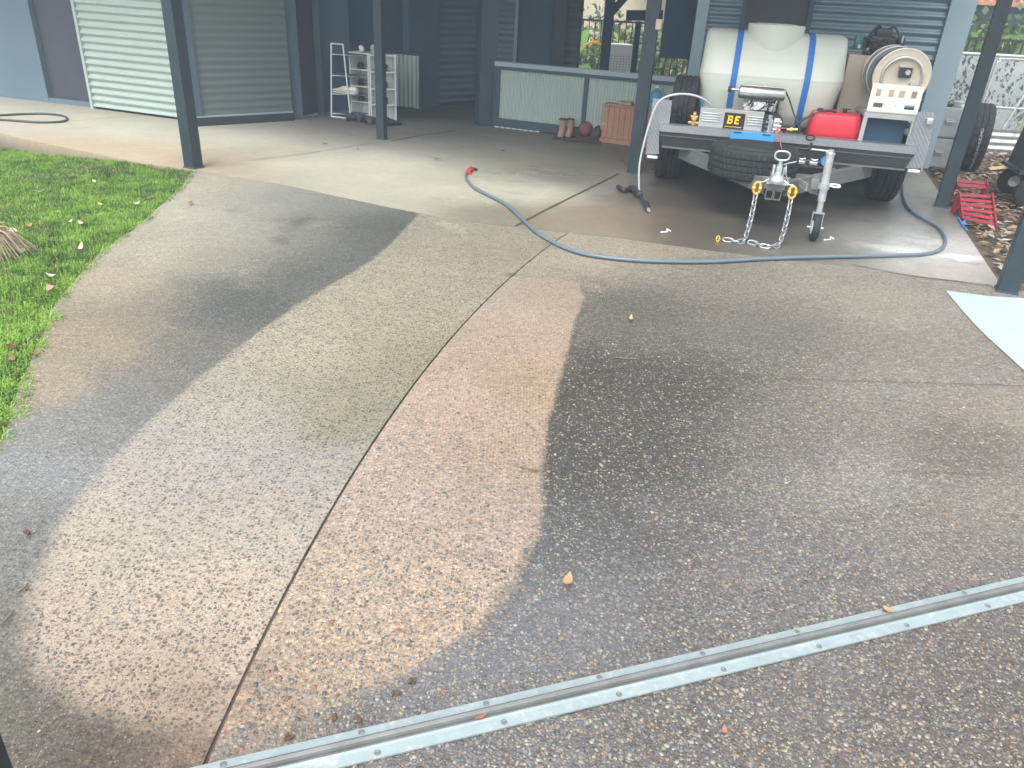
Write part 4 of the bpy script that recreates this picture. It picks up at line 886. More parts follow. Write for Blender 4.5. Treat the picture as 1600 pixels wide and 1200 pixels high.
for i in range(int((W_ + hgt) / stp)):
    for sgn in (1, -1):
        xa = i * stp - (hgt if sgn > 0 else 0); a_, b_ = [xa, .012 * sgn * .3, .02], [xa + sgn * hgt, .012 * sgn * .3, .02 + hgt]
        t0 = max(0, (0 - xa) / (sgn * hgt)) if sgn > 0 else max(0, (xa - W_) / hgt); t1 = min(1, (W_ - xa) / hgt) if sgn > 0 else min(1, xa / hgt)
        if t1 > t0: pa = lerp(a_, b_, t0); pb_ = lerp(a_, b_, t1); mb.cyl(pa, pb_, .0016, n=3, caps=False)
mb.build('chain_link_mesh', M['galv'], mf)['kind'] = 'stuff'
ca, cb = np.array([x0 + .6, FY - .10, 0]), np.array([x1, FY - .10, 0]); cs = thing('corrugated_edging', 'low strip of corrugated steel along the foot of the mesh fence', 'edging', (0, 0, 0))
corr(ca, cb, -.05, .26, .076, .011, 'h').build('corrugated_sheet', M['galv'], cs, 60)
# dry grass along the fence foot
dg = thing('dry_grass_tuft', 'straw coloured dry grass between the mesh fence and the corrugated edging', 'grass tuft', (6.1, FY - .05, 0))
for k in range(90):
    a = random.uniform(0, 6.28); x = random.uniform(-.9, 1.4); me_ = strap_leaf((x, random.uniform(-.03, .06), .15), a, random.uniform(.12, .3), .008, random.uniform(1, 2.4), random.uniform(.4, 1.2), (.34, .27, .17), 4)
    link('blade', me_, M['litter'], dg)
# dark pool fence and planting behind the wall
y2 = 12.0; q1, q2 = YP(1478, 60, y2), YP(1700, 60, y2); zb_, zt_ = YP(1550, 82, y2)[2] - .3, YP(1550, 64, y2)[2]
pf2 = thing('pool_fence', 'black picket fence standing above the flecked white wall', 'fence', (q1[0], y2, 0)); W_ = q2[0] - q1[0] + 2
MB().boxp((0, 0, zt_), (W_, .03, zt_ + .035)).build('top_rail', M['blackp'], pf2)
for i in range(int(W_ / .11)): MB().boxp((i * .11, .006, zb_ - .6), (i * .11 + .018, .024, zt_ - .001)).build('picket', M['blackp'], pf2)
q = YP(1510, 50, 14); foliage('shrub', 2600, (q[0], 14.2, .65), (1.3, .9, .75), .13, [GD, (.17, .27, .08)], 'leafy green shrub right of the shed corner above the white wall')
q = YP(1590, 45, 15.5); foliage('shrub', 2600, (q[0] + .6, 15.6, .6), (1.8, .9, .75), .13, [GD, (.14, .22, .07)], 'dark green bush behind the right carport post')
q = YP(1600, 60, 13.4); pm = thing('palm', 'palm with arching fronds at the right edge above the wall', 'palm', (q[0] + .35, 13.4, 0))
mb = MB(); mb.tube([(0, 0, -.1), (.02, 0, .5), (0, 0, .9)], [.09, .07, .06], 9); mb.build('trunk', M['bark'], pm, 60)
for k in range(16):
    a = k * .42 + random.uniform(-.1, .1); L = random.uniform(.9, 1.2); r_ = smooth_path([(0, 0, .9), (math.cos(a) * L * .45, math.sin(a) * L * .45, 1.22), (math.cos(a) * L, math.sin(a) * L, 1.0)], 10)
    V, F, C = [], [], []
    for i in range(2, len(r_)):
        for s in (-1, 1):
            side = np.array([-math.sin(a) * s, math.cos(a) * s, -.35]); tip = r_[i] + (side * .26 + (r_[i] - r_[i - 2]) * 1.2) * (1.1 - .7 * i / len(r_)); b = len(V)
            V += [r_[i], r_[i] + (0, 0, .012), tip]; F.append((b, b + 1, b + 2))
            V += [r_[i - 1], tip * .5 + r_[i] * .5, tip]; F.append((b + 3, b + 4, b + 5)); C += [(.16 + .12 * random.random(), .34, .09)] * 6
    link('frond', np_mesh('frond', V, F, np.array(C)), M['leaf'], pm)
y3 = 17.0; zb3 = YP(1550, 12, y3)[2]; q1 = YP(1498, 12, y3); ro = thing('neighbour_roof', 'terracotta tiled roof and dark beam of the neighbouring patio at the top right', 'building', (q1[0], y3, 0))
mb = MB(); mb.add([(0, 0, zb3 + .12), (9, 0, zb3 + .12), (9, 4, zb3 + 2.0), (0, 4, zb3 + 2.0), (0, 0, zb3 + .04), (9, 0, zb3 + .04), (9, 4, zb3 + 1.92), (0, 4, zb3 + 1.92)], [(0, 1, 2, 3), (4, 7, 6, 5), (0, 4, 5, 1), (1, 5, 6, 2), (2, 6, 7, 3), (3, 7, 4, 0)]); mb.build('roof', M['terracotta'], ro)
for i in range(45): mb = MB(); mb.tube([(i * .2 + .1, -.01, zb3 + .14), (i * .2 + .1, 3.9, zb3 + 1.99)], .05, 6); mb.build('roof_tile', M['terracotta'], ro, 60)
MB().boxp((0, .3, zb3 - .30), (9, .5, zb3 + .03)).build('beam', M['trim'], ro)
for xx in (3.0, 7.0): MB().boxp((xx, .32, -.14), (xx + .14, .46, zb3 - .302)).build('column', M['trim'], ro)
MB().boxp((2.2, 2.4, -.14), (8.8, 2.5, zb3 - .3)).build('wall', M['deep_blue'], ro)
q = YP(1540, 30, 24); foliage('tree', 2400, (q[0] + 3, 24, 1.8), (6, 1.5, 1.6), .24, [GD, (.13, .2, .08)], 'row of trees beyond the neighbouring patio', 'tree')

# ------------------------------------------------------------------ the trailer (u across, w back, z up)
TA = math.radians(-13); TU = np.array([math.cos(TA), math.sin(TA), 0]); TW = np.array([-math.sin(TA), math.cos(TA), 0]); TO = np.array([1.965, 6.09, 0])
def tt(name, label, cat, base, group=None):
    p = TO + TU * base[0] + TW * base[1] + np.array([0, 0, base[2]]); o = thing(name, label, cat, tuple(p), TA, group); o['_b'] = 0; del o['_b']; return o
def tyre(mb, c, ax, R, W, rim, n=96):
    g = .010
    prof = [(rim, -W * .36), (rim + .03, -W * .46), (R * .80, -W * .5), (R * .93, -W * .48), (R * .985, -W * .42), (R, -W * .36), (R, -W * .23), (R - g, -W * .21), (R - g, -W * .18), (R, -W * .16), (R, -W * .02), (R - g, 0), (R - g, W * .02), (R, W * .04),
            (R, W * .17), (R - g, W * .19), (R - g, W * .22), (R, W * .24), (R, W * .36), (R * .985, W * .42), (R * .93, W * .48), (R * .80, W * .5), (rim + .03, W * .46), (rim, W * .36)]
    def wob(k, i):
        if i in (4, 5, 6, 9, 10, 13, 14, 17, 18, 19): return -.007 if (k + (i // 4)) % 3 == 0 else 0
        return 0
    mb.lathe(c, ax, prof, n, False, wob)
B0 = (0, 0, 0)
tr = tt('box_trailer', 'grey flat tray trailer with tread plate guards, drawbar and spare wheel parked under the carport', 'trailer', B0)
def TP(): return MB(B0)
mb = TP(); mb.boxp((-.94, 0, .545), (.94, .11, .556)); mb.boxp((-.94, -.004, .503), (.94, .0, .556)); mb.build('front_sill', M['checker'], tr)
mb = TP(); mb.add([(-.945, .002, .500), (.945, .002, .500), (.905, .02, .392), (-.905, .02, .392), (-.945, .16, .500), (.945, .16, .500), (.905, .16, .392), (-.905, .16, .392)], [(0, 1, 2, 3), (4, 7, 6, 5), (0, 4, 5, 1), (3, 2, 6, 7), (0, 3, 7, 4), (1, 5, 6, 2)]); mb.build('front_channel', M['tray_dark'], tr)
mb = TP(); mb.boxp((-.93, -.003, .470), (.93, .009, .474)); mb.build('channel_fold', M['frame_grey'], tr)
mb = TP(); mb.boxp((-.905, .0, .380), (.905, .14, .390)); mb.build('lower_lip', M['frame_grey'], tr)
TP().boxp((-.93, .12, .505), (.93, 2.3, .52)).build('deck', M['tray_dark'], tr)
for u in (-.5, .5): TP().boxp((u - .03, .17, .38), (u + .03, 2.28, .50)).build('chassis_rail', M['frame_grey'], tr)
for w in (.5, 1.1, 1.7, 2.25): TP().boxp((-.9, w, .42), (.9, w + .05, .50)).build('cross_member', M['frame_grey'], tr)
for s in (-1, 1):
    mb = TP(); mb.beam((.72 * s - .03, .16, .335), (.055 * s - .05, -.74, .305), .05, .10); mb.build('drawbar_rail', M['frame_grey'], tr)
TP().boxp((-.36, -.36, .27), (.28, -.31, .34)).build('drawbar_cross_bar', M['frame_grey'], tr)
mb = TP(); mb.add([(-.15, -.60, .358), (.05, -.60, .358), (.02, -.80, .350), (-.12, -.80, .350), (-.15, -.60, .346), (.05, -.60, .346), (.02, -.80, .338), (-.12, -.80, .338)], [(0, 1, 2, 3), (4, 7, 6, 5), (0, 4, 5, 1), (1, 5, 6, 2), (2, 6, 7, 3), (3, 7, 4, 0)]); mb.build('hitch_plate', M['galv'], tr)
for u0, u1 in ((-.112, -.062), (-.058, -.008)):
    mb = TP(); z0, z1 = .232, .300; t = .006
    mb.boxp((u0, -.80, z0), (u1, -.6, z0 + t)); mb.boxp((u0, -.80, z1 - t), (u1, -.6, z1)); mb.boxp((u0, -.80, z0 + t), (u0 + t, -.6, z1 - t)); mb.boxp((u1 - t, -.80, z0 + t), (u1, -.6, z1 - t)); mb.boxp((u0 + t, -.7, z0 + t), (u1 - t, -.69, z1 - t))
    mb.build('drawbar_tube_end', M['frame_grey'], tr)
mb = TP(); mb.boxp((-.13, -.79, .302), (.01, -.62, .337)); mb.build('hitch_block', M['frame_grey'], tr)
# coupling: ball housing, neck, riser, ring handle, lever
mb = TP(); mb.lathe((-.058, -.79, .355), (0, 0, 1), [(.0, -.01), (.046, -.01), (.052, .0), (.050, .018), (.043, .036), (.030, .048), (.018, .055), (0, .055)], 20)
mb.boxp((-.096, -.77, .352), (-.020, -.62, .392), .006); mb.build('coupling_housing', M['galv_bright'], tr, 50)
mb = TP(); mb.box((-.052, -.75, .425), (.040, .05, .085), None, .010); mb.cyl((-.052, -.765, .455), (-.052, -.765, .500), .017, .013, 12); mb.box((-.085, -.72, .42), (.018, .04, .07), None, .004); mb.box((-.016, -.72, .415), (.016, .035, .06), None, .004); mb.build('coupling_latch', M['galv_bright'], tr, 50)
rg = [(-.052 + .048 * math.copysign(abs(math.cos(a)) ** .75, math.cos(a)), -.79, .530 + .030 * math.copysign(abs(math.sin(a)) ** .8, math.sin(a))) for a in np.linspace(0, 6.283, 28, endpoint=False)]
mb = TP(); mb.tube(rg, .0065, 8, closed=True); mb.build('coupling_handle', M['galv_bright'], tr, 60)
mb = TP(); mb.tube(smooth_path([(-.03, -.77, .47), (.0, -.78, .485), (.045, -.79, .500)], 4), .005, 7); mb.tube(smooth_path([(-.012, -.76, .47), (-.006, -.77, .43), (.0, -.77, .40), (.03, -.76, .35)], 4), .004, 6); mb.build('release_lever', M['galv_bright'], tr, 60)
mb = TP(); mb.tube([(-.052, -.62, .55), (-.048, -.40, .55), (-.06, -.02, .60)], .0035, 5); mb.build('breakaway_cord', M['red'], tr)
def bolt(u, w, z, r=.009): mb = TP(); mb.lathe((u, w, z), (0, 0, 1), [(0, 0), (r, 0), (r, .008), (0, .009)], 6); mb.build('bolt', M['galv_bright'], tr)
for u, w in ((-.135, -.66), (.03, -.66), (-.12, -.74), (.012, -.75)): bolt(u, w, .352)
for s in (-1, 1):
    mb = TP(); mb.tube(smooth_path([(-.058 + .05 * s, -.77, .365), (-.058 + .085 * s, -.79, .345), (-.058 + .118 * s, -.80, .345)], 4), .006, 7); mb.build('chain_lug', M['galv_bright'], tr, 60)
def hammerlock(c, rx=.0, k=1.0):
    mb = TP(); P = [(c[0] + .024 * k * math.cos(a), c[1] + rx * math.sin(a), c[2] + .040 * k * math.sin(a)) for a in np.linspace(0, 6.283, 20, endpoint=False)]; mb.tube(P, .0085 * k, 8, closed=True); mb.cyl((c[0] - .030 * k, c[1], c[2]), (c[0] - .012 * k, c[1], c[2]), .013 * k, n=10); mb.cyl((c[0] + .012 * k, c[1], c[2]), (c[0] + .030 * k, c[1], c[2]), .013 * k, n=10)
    return mb.build('hammerlock', M['yellow'], tr, 60)
hammerlock((-.176, -.805, .303)); hammerlock((.060, -.805, .298))
# chains, link by link
lk = MB(); P = []
for a in np.linspace(0, 6.283, 20, endpoint=False):
    P.append((.0115 * math.cos(a), (.013 if math.sin(a) > 0 else -.013) + .0115 * math.sin(a), 0))
lk.tube(P, .0042, 7, closed=True); lkme = lk.build('chain_link', M['chain'], tr, 60)
first = True
def chain(path, parent, scale=1.35, step=.0465):
    global first
    P = smooth_path(path, 10); seg = np.linalg.norm(np.diff(P, axis=0), axis=1); s = np.concatenate([[0], np.cumsum(seg)]); n = int(s[-1] / step)
    for k in range(n):
        d = (k + .5) * step; p = np.array([np.interp(d, s, P[:, i]) for i in range(3)]); q = np.array([np.interp(d + .004, s, P[:, i]) for i in range(3)]); T = (q - p) / (np.linalg.norm(q - p) + 1e-9)
        if first: o = lkme; first = False
        else: o = lkme.copy(); COL.objects.link(o)
        o.parent = parent; z = Vector((0, 0, 1)); y = Vector(T); x = y.cross(z); x.normalize(); zz_ = x.cross(y); ang = math.radians(45 + (90 if k % 2 else 0) + random.uniform(-14, 14))
        Rm = Matrix((x, y, zz_)).transposed().to_4x4() @ Matrix.Rotation(ang, 4, 'Y'); Rm.translation = Vector(p); o.matrix_local = Rm @ Matrix.Scale(scale, 4)
chain([(-.176, -.805, .265), (-.182, -.90, .17), (-.195, -1.02, .075), (-.215, -1.12, .020), (-.255, -1.165, .012), (-.31, -1.150, .012), (-.365, -1.165, .012)], tr)
hammerlock((-.385, -1.163, .016), .006, .45)
chain([(.060, -.805, .260), (.052, -.90, .165), (.034, -1.03, .070), (.010, -1.13, .020), (-.03, -1.185, .012), (-.09, -1.195, .012), (-.15, -1.15, .012), (-.205, -1.135, .012)], tr)
# jockey stand
ju, jw = .245, -.85
mb = TP(); mb.lathe((ju + .008, jw, .088), (1, 0, 0), [(.03, -.022), (.078, -.024), (.086, -.018), (.089, 0), (.086, .018), (.078, .024), (.03, .022)], 32); mb.build('jockey_tyre', M['rubber'], tr, 50)
mb = TP(); mb.lathe((ju + .008, jw, .088), (1, 0, 0), [(0, -.026), (.045, -.026), (.050, -.020), (.050, .020), (.045, .026), (0, .026)], 24); mb.build('jockey_rim', M['white'], tr, 50)
mb = TP()
for s in (-1, 1): mb.beam((ju + .008 + s * .034, jw, .075), (ju + .008 + s * .034, jw + .006, .185), .004, .030, (0, 1, 0)); 
mb.boxp((ju - .030, jw - .018, .186), (ju + .046, jw + .022, .192)); mb.cyl((ju - .045, jw, .088), (ju + .060, jw, .088), .007, n=10); mb.build('jockey_fork', M['galv_bright'], tr, 50)
mb = TP(); mb.cyl((ju + .008, jw, .192), (ju + .003, jw, .36), .020, n=18); mb.build('jockey_inner_tube', M['galv_bright'], tr, 60)
mb = TP(); mb.cyl((ju + .006, jw, .27), (ju - .006, jw, .575), .0265, n=20); mb.lathe((ju - .006, jw, .575), (0, 0, 1), [(.0265, 0), (.031, .001), (.031, .012), (.018, .016), (.018, .032), (0, .034)], 18); mb.build('jockey_tube', M['galv'], tr, 60)
mb = TP(); mb.tube(smooth_path([(ju - .006, jw, .595), (ju - .06, jw - .004, .598), (ju - .12, jw - .01, .600), (ju - .14, jw - .012, .600)], 4), .006, 8); mb.build('crank', M['galv_bright'], tr, 60)
mb = TP(); mb.cyl((ju - .14, jw - .012, .600), (ju - .14, jw - .012, .64), .010, n=10); mb.build('crank_knob', M['blackp'], tr, 60)
mb = TP(); mb.add([(ju - .10, jw + .03, .355), (ju - .08, jw + .03, .41), (ju - .03, jw + .03, .44), (ju - .02, jw + .03, .30), (ju - .08, jw + .03, .31)] + [(a_, jw + .036, c_) for a_, c_ in ((ju - .10, .355), (ju - .08, .41), (ju - .03, .44), (ju - .02, .30), (ju - .08, .31))], [(0, 1, 2, 3, 4), (9, 8, 7, 6, 5), (0, 5, 6, 1), (1, 6, 7, 2), (2, 7, 8, 3), (3, 8, 9, 4), (4, 9, 5, 0)])
mb.box((ju - .06, jw + .01, .375), (.05, .04, .07), None, .006); mb.build('jockey_bracket', M['railgrey'], tr, 40)
mb = TP(); mb.lathe((ju, jw, .372), (0, 0, 1), [(.028, -.02), (.038, -.02), (.038, .02), (.028, .02)], 20, True); mb.tube(smooth_path([(ju + .03, jw, .375), (ju + .075, jw - .01, .372), (ju + .10, jw - .01, .378), (ju + .09, jw, .386), (ju + .04, jw + .01, .384)], 4), .006, 7); mb.build('jockey_clamp', M['galv_bright'], tr, 50)
mb = TP(); mb.beam((ju - .10, jw + .04, .345), (.10, -.60, .335), .01, .05); mb.build('jockey_arm', M['galv'], tr)
# spare wheel lying on the drawbar
mb = TP(); tyre(mb, (-.212, -.335, .405), (0, 0, 1), .320, .215, .19, 150); mb.build('spare_tyre', M['rubber'], tr, 25)
mb = TP(); mb.lathe((-.212, -.335, .405), (0, 0, 1), [(0, .06), (.05, .07), (.10, .055), (.16, .07), (.185, .085), (.197, .080), (.197, -.07), (.16, -.06), (0, -.05)], 32); mb.build('spare_rim', M['blackp'], tr, 40)
mb = TP(); mb.box((-.232, -.016, .527), (.325, .008, .062), rotz(0), .003); mb.build('blue_plate', M['skyblue'], tr)
for u in (-.345, -.13): mb = TP(); mb.box((u, -.022, .549), (.06, .004, .008)); mb.build('plate_slot', M['blackp'], tr)
# plug sockets under the front channel
TP().boxp((.11, -.04, .345), (.42, .0, .352)).build('socket_bracket', M['frame_grey'], tr)
TP().boxp((.10, .005, .300), (.42, .02, .379)).build('socket_backplate', M['blackp'], tr)
for u in (.155, .245):
    mb = TP(); mb.box((u, -.05, .380), (.060, .05, .028), None, .006); mb.tube([(u - .022, -.07, .394), (u - .024, -.075, .414), (u + .0, -.075, .405), (u + .024, -.075, .414), (u + .022, -.07, .394)], .004, 6); mb.build('power_socket', M['galv_bright'], tr, 50)
mb = TP(); mb.cyl((.325, -.075, .400), (.325, -.01, .400), .028, n=16); mb.cyl((.325, -.078, .425), (.325, -.02, .425), .012, n=10); mb.build('blue_socket', M['skyblue'], tr, 50)
mb = TP(); P = [(.19 + .03 * math.cos(a), -.008, .556 + .018 * math.sin(a)) for a in np.linspace(0, 6.283, 16, endpoint=False)]; mb.tube(P, .006, 6, closed=True); mb.build('tie_ring', M['blackp'], tr, 60)
# wheels
for s in (-1, 1):
    for w in (.76, 1.46):
        u = .925 * s if s > 0 else -.87
        mb = TP(); tyre(mb, (u, w, .322), (1, 0, 0), .322, .215, .18, 90); mb.build('tyre', M['rubber'], tr, 25)
        mb = TP(); mb.lathe((u, w, .322), (1, 0, 0), [(0, -.03), (.07, -.04), (.12, -.02), (.175, -.06), (.19, -.09), (.19, .09), (.175, .06), (.12, .02), (.07, .04), (0, .03)], 28); mb.build('rim', M['galv'], tr, 40)
for w in (.76, 1.46): mb = TP(); mb.cyl((-.78, w, .322), (.82, w, .322), .028, n=12); mb.build('axle', M['frame_grey'], tr, 60)
for s in (-.62, .66):
    mb = TP()
    for q in range(3): mb.beam((s, .40 + q * .06, .37 - q * .018), (s, 1.82 - q * .06, .37 - q * .018), .05, .010)
    mb.build('leaf_spring', M['tray_dark'], tr)
# tread plate guards
mb = TP(); V = [(-1.03, .30), (-.925, .312), (-.948, .50), (-.875, .53), (-.880, .727), (-1.028, .732)]; mb.prism(V, .085, .095); mb.build('guard_front_plate', M['checker'], tr)
mb = TP(); mb.boxp((-1.034, .0955, .30), (-1.024, 2.0, .50));  mb.build('guard_side_plate', M['checker'], tr)
mb = TP(); V = [(.895, .385), (1.035, .395), (1.045, .52), (1.02, .80), (.905, .79)]; mb.prism(V, .085, .095); mb.build('guard_front_plate', M['checker'], tr)
mb = TP(); mb.boxp((1.035, .0955, .37), (1.047, 2.0, .60)); mb.boxp((.90, .0955, .60), (1.047, 2.0, .606)); mb.build('guard_side_plate', M['checker'], tr)
mb = TP(); mb.box((.995, .07, .735), (.045, .03, .045), None, .005); mb.build('guard_latch', M['galv'], tr, 50)
for u, z in ((-.975, .285), (.985, .372)): mb = TP(); mb.box((u, .085, z), (.085, .03, .020), None, .004); mb.build('marker_light', M['white'], tr, 50)

# ---- tank
TC = (-.150, .95)
tk = tt('water_tank', 'large cream plastic water tank with round filler collar strapped on the trailer', 'water tank', (TC[0], TC[1], .52))
TB = (TC[0], TC[1], .52)
lev = [(.522, .46, .36), (.56, .50, .42), (.64, .525, .465), (.80, .548, .498), (.90, .568, .505), (.93, .566, .50), (1.02, .560, .455), (1.10, .558, .40), (1.17, .556, .325), (1.215, .552, .25), (1.235, .545, .19), (1.24, .52, .12)]
def tank_ring(z, hu, hw_, off=0.0, n=64, e=9.0):
    out = []
    for k in range(n):
        a = 2 * math.pi * k / n; c, s = math.cos(a), math.sin(a); r = (abs(c) ** e + abs(s) ** e) ** (-1 / e); out.append((TC[0] + (hu + off) * c * r, TC[1] + (hw_ + off) * s * r, z))
    return out
mb = MB(TB); V = []; zs = np.linspace(.522, 1.24, 40)
zl = np.array([l[0] for l in lev]); hus = np.array([l[1] for l in lev]); hws = np.array([l[2] for l in lev])
for z in zs: V += tank_ring(z, np.interp(z, zl, hus), np.interp(z, zl, hws))
F = [(i * 64 + k, i * 64 + (k + 1) % 64, (i + 1) * 64 + (k + 1) % 64, (i + 1) * 64 + k) for i in range(39) for k in range(64)] + [tuple(range(64))[::-1], tuple(range(39 * 64, 40 * 64))]
mb.add(V, F); mb.build('tank_body', M['tank'], tk, 40)
mb = MB(TB); mb.lathe((-.165, .78, 0), (0, 0, 1), [(.20, 1.0), (.218, 1.05), (.222, 1.26), (.226, 1.285), (.218, 1.295), (.205, 1.295), (.20, 1.27), (0, 1.265)], 48); mb.build('filler_collar', M['tank'], tk, 40)
mb = MB(TB); mb.lathe((-.165, .78, 0), (0, 0, 1), [(.19, 1.268), (.19, 1.29), (.15, 1.30), (0, 1.305)], 40); mb.build('lid', M['cream'], tk, 40)
for z in (.915,): 
    mb = MB(TB); r_ = [tank_ring(z + d, np.interp(z, zl, hus), np.interp(z, zl, hws), .003) for d in (-.006, .006)]; mb.add(r_[0] + r_[1], [(k, (k + 1) % 64, 64 + (k + 1) % 64, 64 + k) for k in range(64)]); mb.build('moulding_seam', M['tank'], tk, 60)
for us, lb in ((-.435, 'blue webbing strap over the left end of the cream tank'), (.125, 'blue webbing strap over the right end of the cream tank')):
    mb = MB((us, TC[1], .52)); pts = []
    for z in np.linspace(.53, 1.24, 30): pts.append((TC[1] - np.interp(z, zl, hws) * 1.0 - .004, z))
    P = pts + [(TC[1], 1.246)] + [(2 * TC[1] - w, z) for w, z in pts[::-1]]; V = []
    for w, z in P: V += [(us - .024, w, z), (us + .024, w, z)]
    # thickness
    P = np.array(P); N = np.gradient(P, axis=0); N = np.stack([-N[:, 1], N[:, 0]], 1); N /= np.linalg.norm(N, axis=1)[:, None] + 1e-9
    m = len(V); V2 = []
    for (w, z), (nw, nz2) in zip(P, N): V2 += [(us - .024, w + nw * .003, z + nz2 * .003), (us + .024, w + nw * .003, z + nz2 * .003)]
    F = []
    for i in range(len(P) - 1): F += [(2 * i, 2 * i + 1, 2 * i + 3, 2 * i + 2), (m + 2 * i, m + 2 * i + 2, m + 2 * i + 3, m + 2 * i + 1), (2 * i, 2 * i + 2, m + 2 * i + 2, m + 2 * i), (2 * i + 1, m + 2 * i + 1, m + 2 * i + 3, 2 * i + 3)]
    mb.add(V + V2, F); o = mb.build('tie_down_strap', M['strap']); p = TO + TU * us + TW * TC[1]; o.location = (p[0], p[1], .52); o.rotation_euler = (0, 0, TA); tag(o, lb, 'strap', 'blue straps over the tank')

# ---- engine driven pressure washer
PB = (-.38, .25, .52); pw = tt('pressure_washer', 'petrol pressure washer with silver louvred front panel, black and yellow badge and long muffler', 'pressure washer', PB)
def W2(): return MB(PB)
mb = W2(); pu0, pu1, pz0, pz1, pwf = -.652, -.168, .528, .694, .10
mb.boxp((pu0, pwf, pz0), (pu1, pwf + .006, pz1)); mb.boxp((pu0, pwf + .0065, pz0), (pu0 + .006, pwf + .32, pz1)); mb.boxp((pu0 + .007, pwf + .0065, pz1 - .006), (pu1, pwf + .09, pz1)); mb.boxp((pu1 + .01, pwf + .1, pz0), (pu1 + .13, pwf + .105, pz0 + .10)); mb.build('front_panel', M['alloy_matt'], pw, bevel=.002)
for x0_, x1_ in ((-.635, -.485), (-.290, -.140 - .03)):
    for i in range(4): mb = W2(); zc = .600 + i * .0185; mb.box(((x0_ + x1_) / 2, pwf - .005, zc), (x1_ - x0_, .010, .008), None, .003); mb.build('louvre', M['galv_bright'], pw, 50)
mb = W2(); mb.boxp((-.462, pwf - .006, .555), (-.306, pwf - .0005, .672)); bd = mb.build('badge', M['logo_black'], pw)
def logo(poly, nm, parent, thick=.002, plane_w=pwf - .0085):
    mb = W2(); mb.prism(poly, plane_w, plane_w + thick); return mb.build(nm, M['logo_yellow'], parent)
def glyph(u0, z0, s, kind):
    rects = {'B': [(0, 0, .26, 1), (.26, .82, .68, 1), (.26, .42, .66, .6), (.26, 0, .70, .18), (.60, .14, .82, .46), (.58, .56, .78, .86), (0, .9, -.12, 1)],
             'E': [(0, .04, .26, .96), (.12, .8, .78, 1), (.20, .42, .62, .60), (.12, 0, .74, .20)]}[kind]
    for i, (a, b, c, d) in enumerate(rects):
        sl = .10; mb = W2(); P = [(u0 + (x + sl * y) * s * .8, z0 + y * s) for x, y in ((a, b), (c, b), (c, d), (a, d))]; mb.prism(P, pwf - .0085 - i * .0003, pwf - .0062); mb.build('letter_stroke', M['logo_yellow'], bd)
glyph(-.436, .592, .060, 'B'); glyph(-.382, .592, .060, 'E')
mb = W2()
for k in range(14): x = -.447 + k * .0092; mb.boxp((x, pwf - .0078, .5675), (x + .0062, pwf - .0062, .5735))
mb.build('small_print', M['logo_yellow'], bd)
mb = W2(); mb.lathe((0, .33, .812), (1, 0, 0), [(0, -.385), (.040, -.383), (.050, -.372), (.050, -.042), (.040, -.030), (0, -.028)], 28); mb.box((-.208, .325, .862), (.335, .085, .006), None, .002); mb.build('muffler', M['alloy'], pw, 40)
for u in (-.36, -.21, -.06): mb = W2(); mb.lathe((u, .305, .865), (0, 0, 1), [(.009, 0), (.009, .005), (0, .006)], 8); mb.build('bolt', M['galv_bright'], pw)
mb = W2(); mb.cyl((-.385, .33, .822), (-.445, .325, .822), .012, n=12); mb.build('exhaust_pipe', M['alloy'], pw, 60)
mb = W2(); mb.cyl((-.440, .325, .822), (-.468, .325, .822), .021, n=14); mb.build('exhaust_cap', M['blackp'], pw, 60)
mb = W2(); mb.boxp((-.30, .20, .53), (-.06, .44, .68), .02); mb.box((-.18, .30, .70), (.16, .16, .10), None, .01)
for i in range(6): mb.boxp((-.285 + .0, .195 - .012, .60 + i * .016), (-.16, .21, .606 + i * .016))
mb.lathe((-.08, .30, .62), (0, 1, 0), [(0, -.14), (.055, -.14), (.065, -.12), (.065, 0), (.04, .02), (0, .02)], 20); mb.build('engine_block', M['tray_dark'], pw, 40)
mb = W2(); mb.box((-.205, .20, .728), (.105, .07, .055), None, .008); mb.build('air_filter_cover', M['white'], pw, 40)
mb = W2(); mb.box((-.30, .21, .715), (.05, .06, .06), None, .006); mb.cyl((-.33, .18, .72), (-.28, .18, .76), .012, n=10); mb.cyl((-.13, .18, .70), (-.09, .18, .77), .02, n=12); mb.cyl((-.27, .17, .70), (-.23, .17, .75), .008, n=8); mb.build('carburettor', M['alloy'], pw, 50)['kind'] = 'stuff'
for i in range(9):
    a_ = (random.uniform(-.36, -.05), random.uniform(.14, .24), random.uniform(.68, .72)); b_ = (random.uniform(-.36, -.05), random.uniform(.14, .26), random.uniform(.72, .78)); mb = W2(); mb.tube(smooth_path([a_, ((a_[0] + b_[0]) / 2 + .02, .13, max(a_[2], b_[2]) + .02), b_], 5), random.choice([.004, .005, .007]), 6); mb.build('engine_hose', M[random.choice(['blackp', 'galv_bright', 'alloy', 'blackp'])], pw, 60)
mb = W2(); mb.box((-.12, .13, .60), (.055, .06, .10), None, .008)
for i in range(3): mb.cyl((-.085, .10, .575 + i * .030), (-.030, .10, .575 + i * .030), .011, n=12)
mb.cyl((-.12, .095, .545), (-.12, .095, .68), .016, n=12); mb.box((-.065, .12, .60), (.05, .05, .12), None, .006); mb.box((-.13, .09, .535), (.05, .03, .02), None, .004); mb.build('pump_head', M['galv_bright'], pw, 50)
for i in range(3): mb = W2(); mb.cyl((-.150, .09, .580 + i * .034), (-.135, .06, .580 + i * .034), .010, n=6); mb.build('pump_cap', M['blackp'], pw, 50)
mb = W2(); mb.tube(smooth_path([(-.03, .36, .84), (.01, .28, .78), (.05, .22, .70), (.10, .18, .62), (.12, .16, .56), (.09, .13, .535)], 6), .006, 7); mb.build('fuel_hose', M['blackp'], pw, 60)
mb = W2(); mb.tube(smooth_path([(.015, .05, .60), (-.02, .05, .598), (-.055, .055, .585), (-.075, .08, .56)], 5), .005, 7); mb.build('red_lead', M['red'], pw, 60)
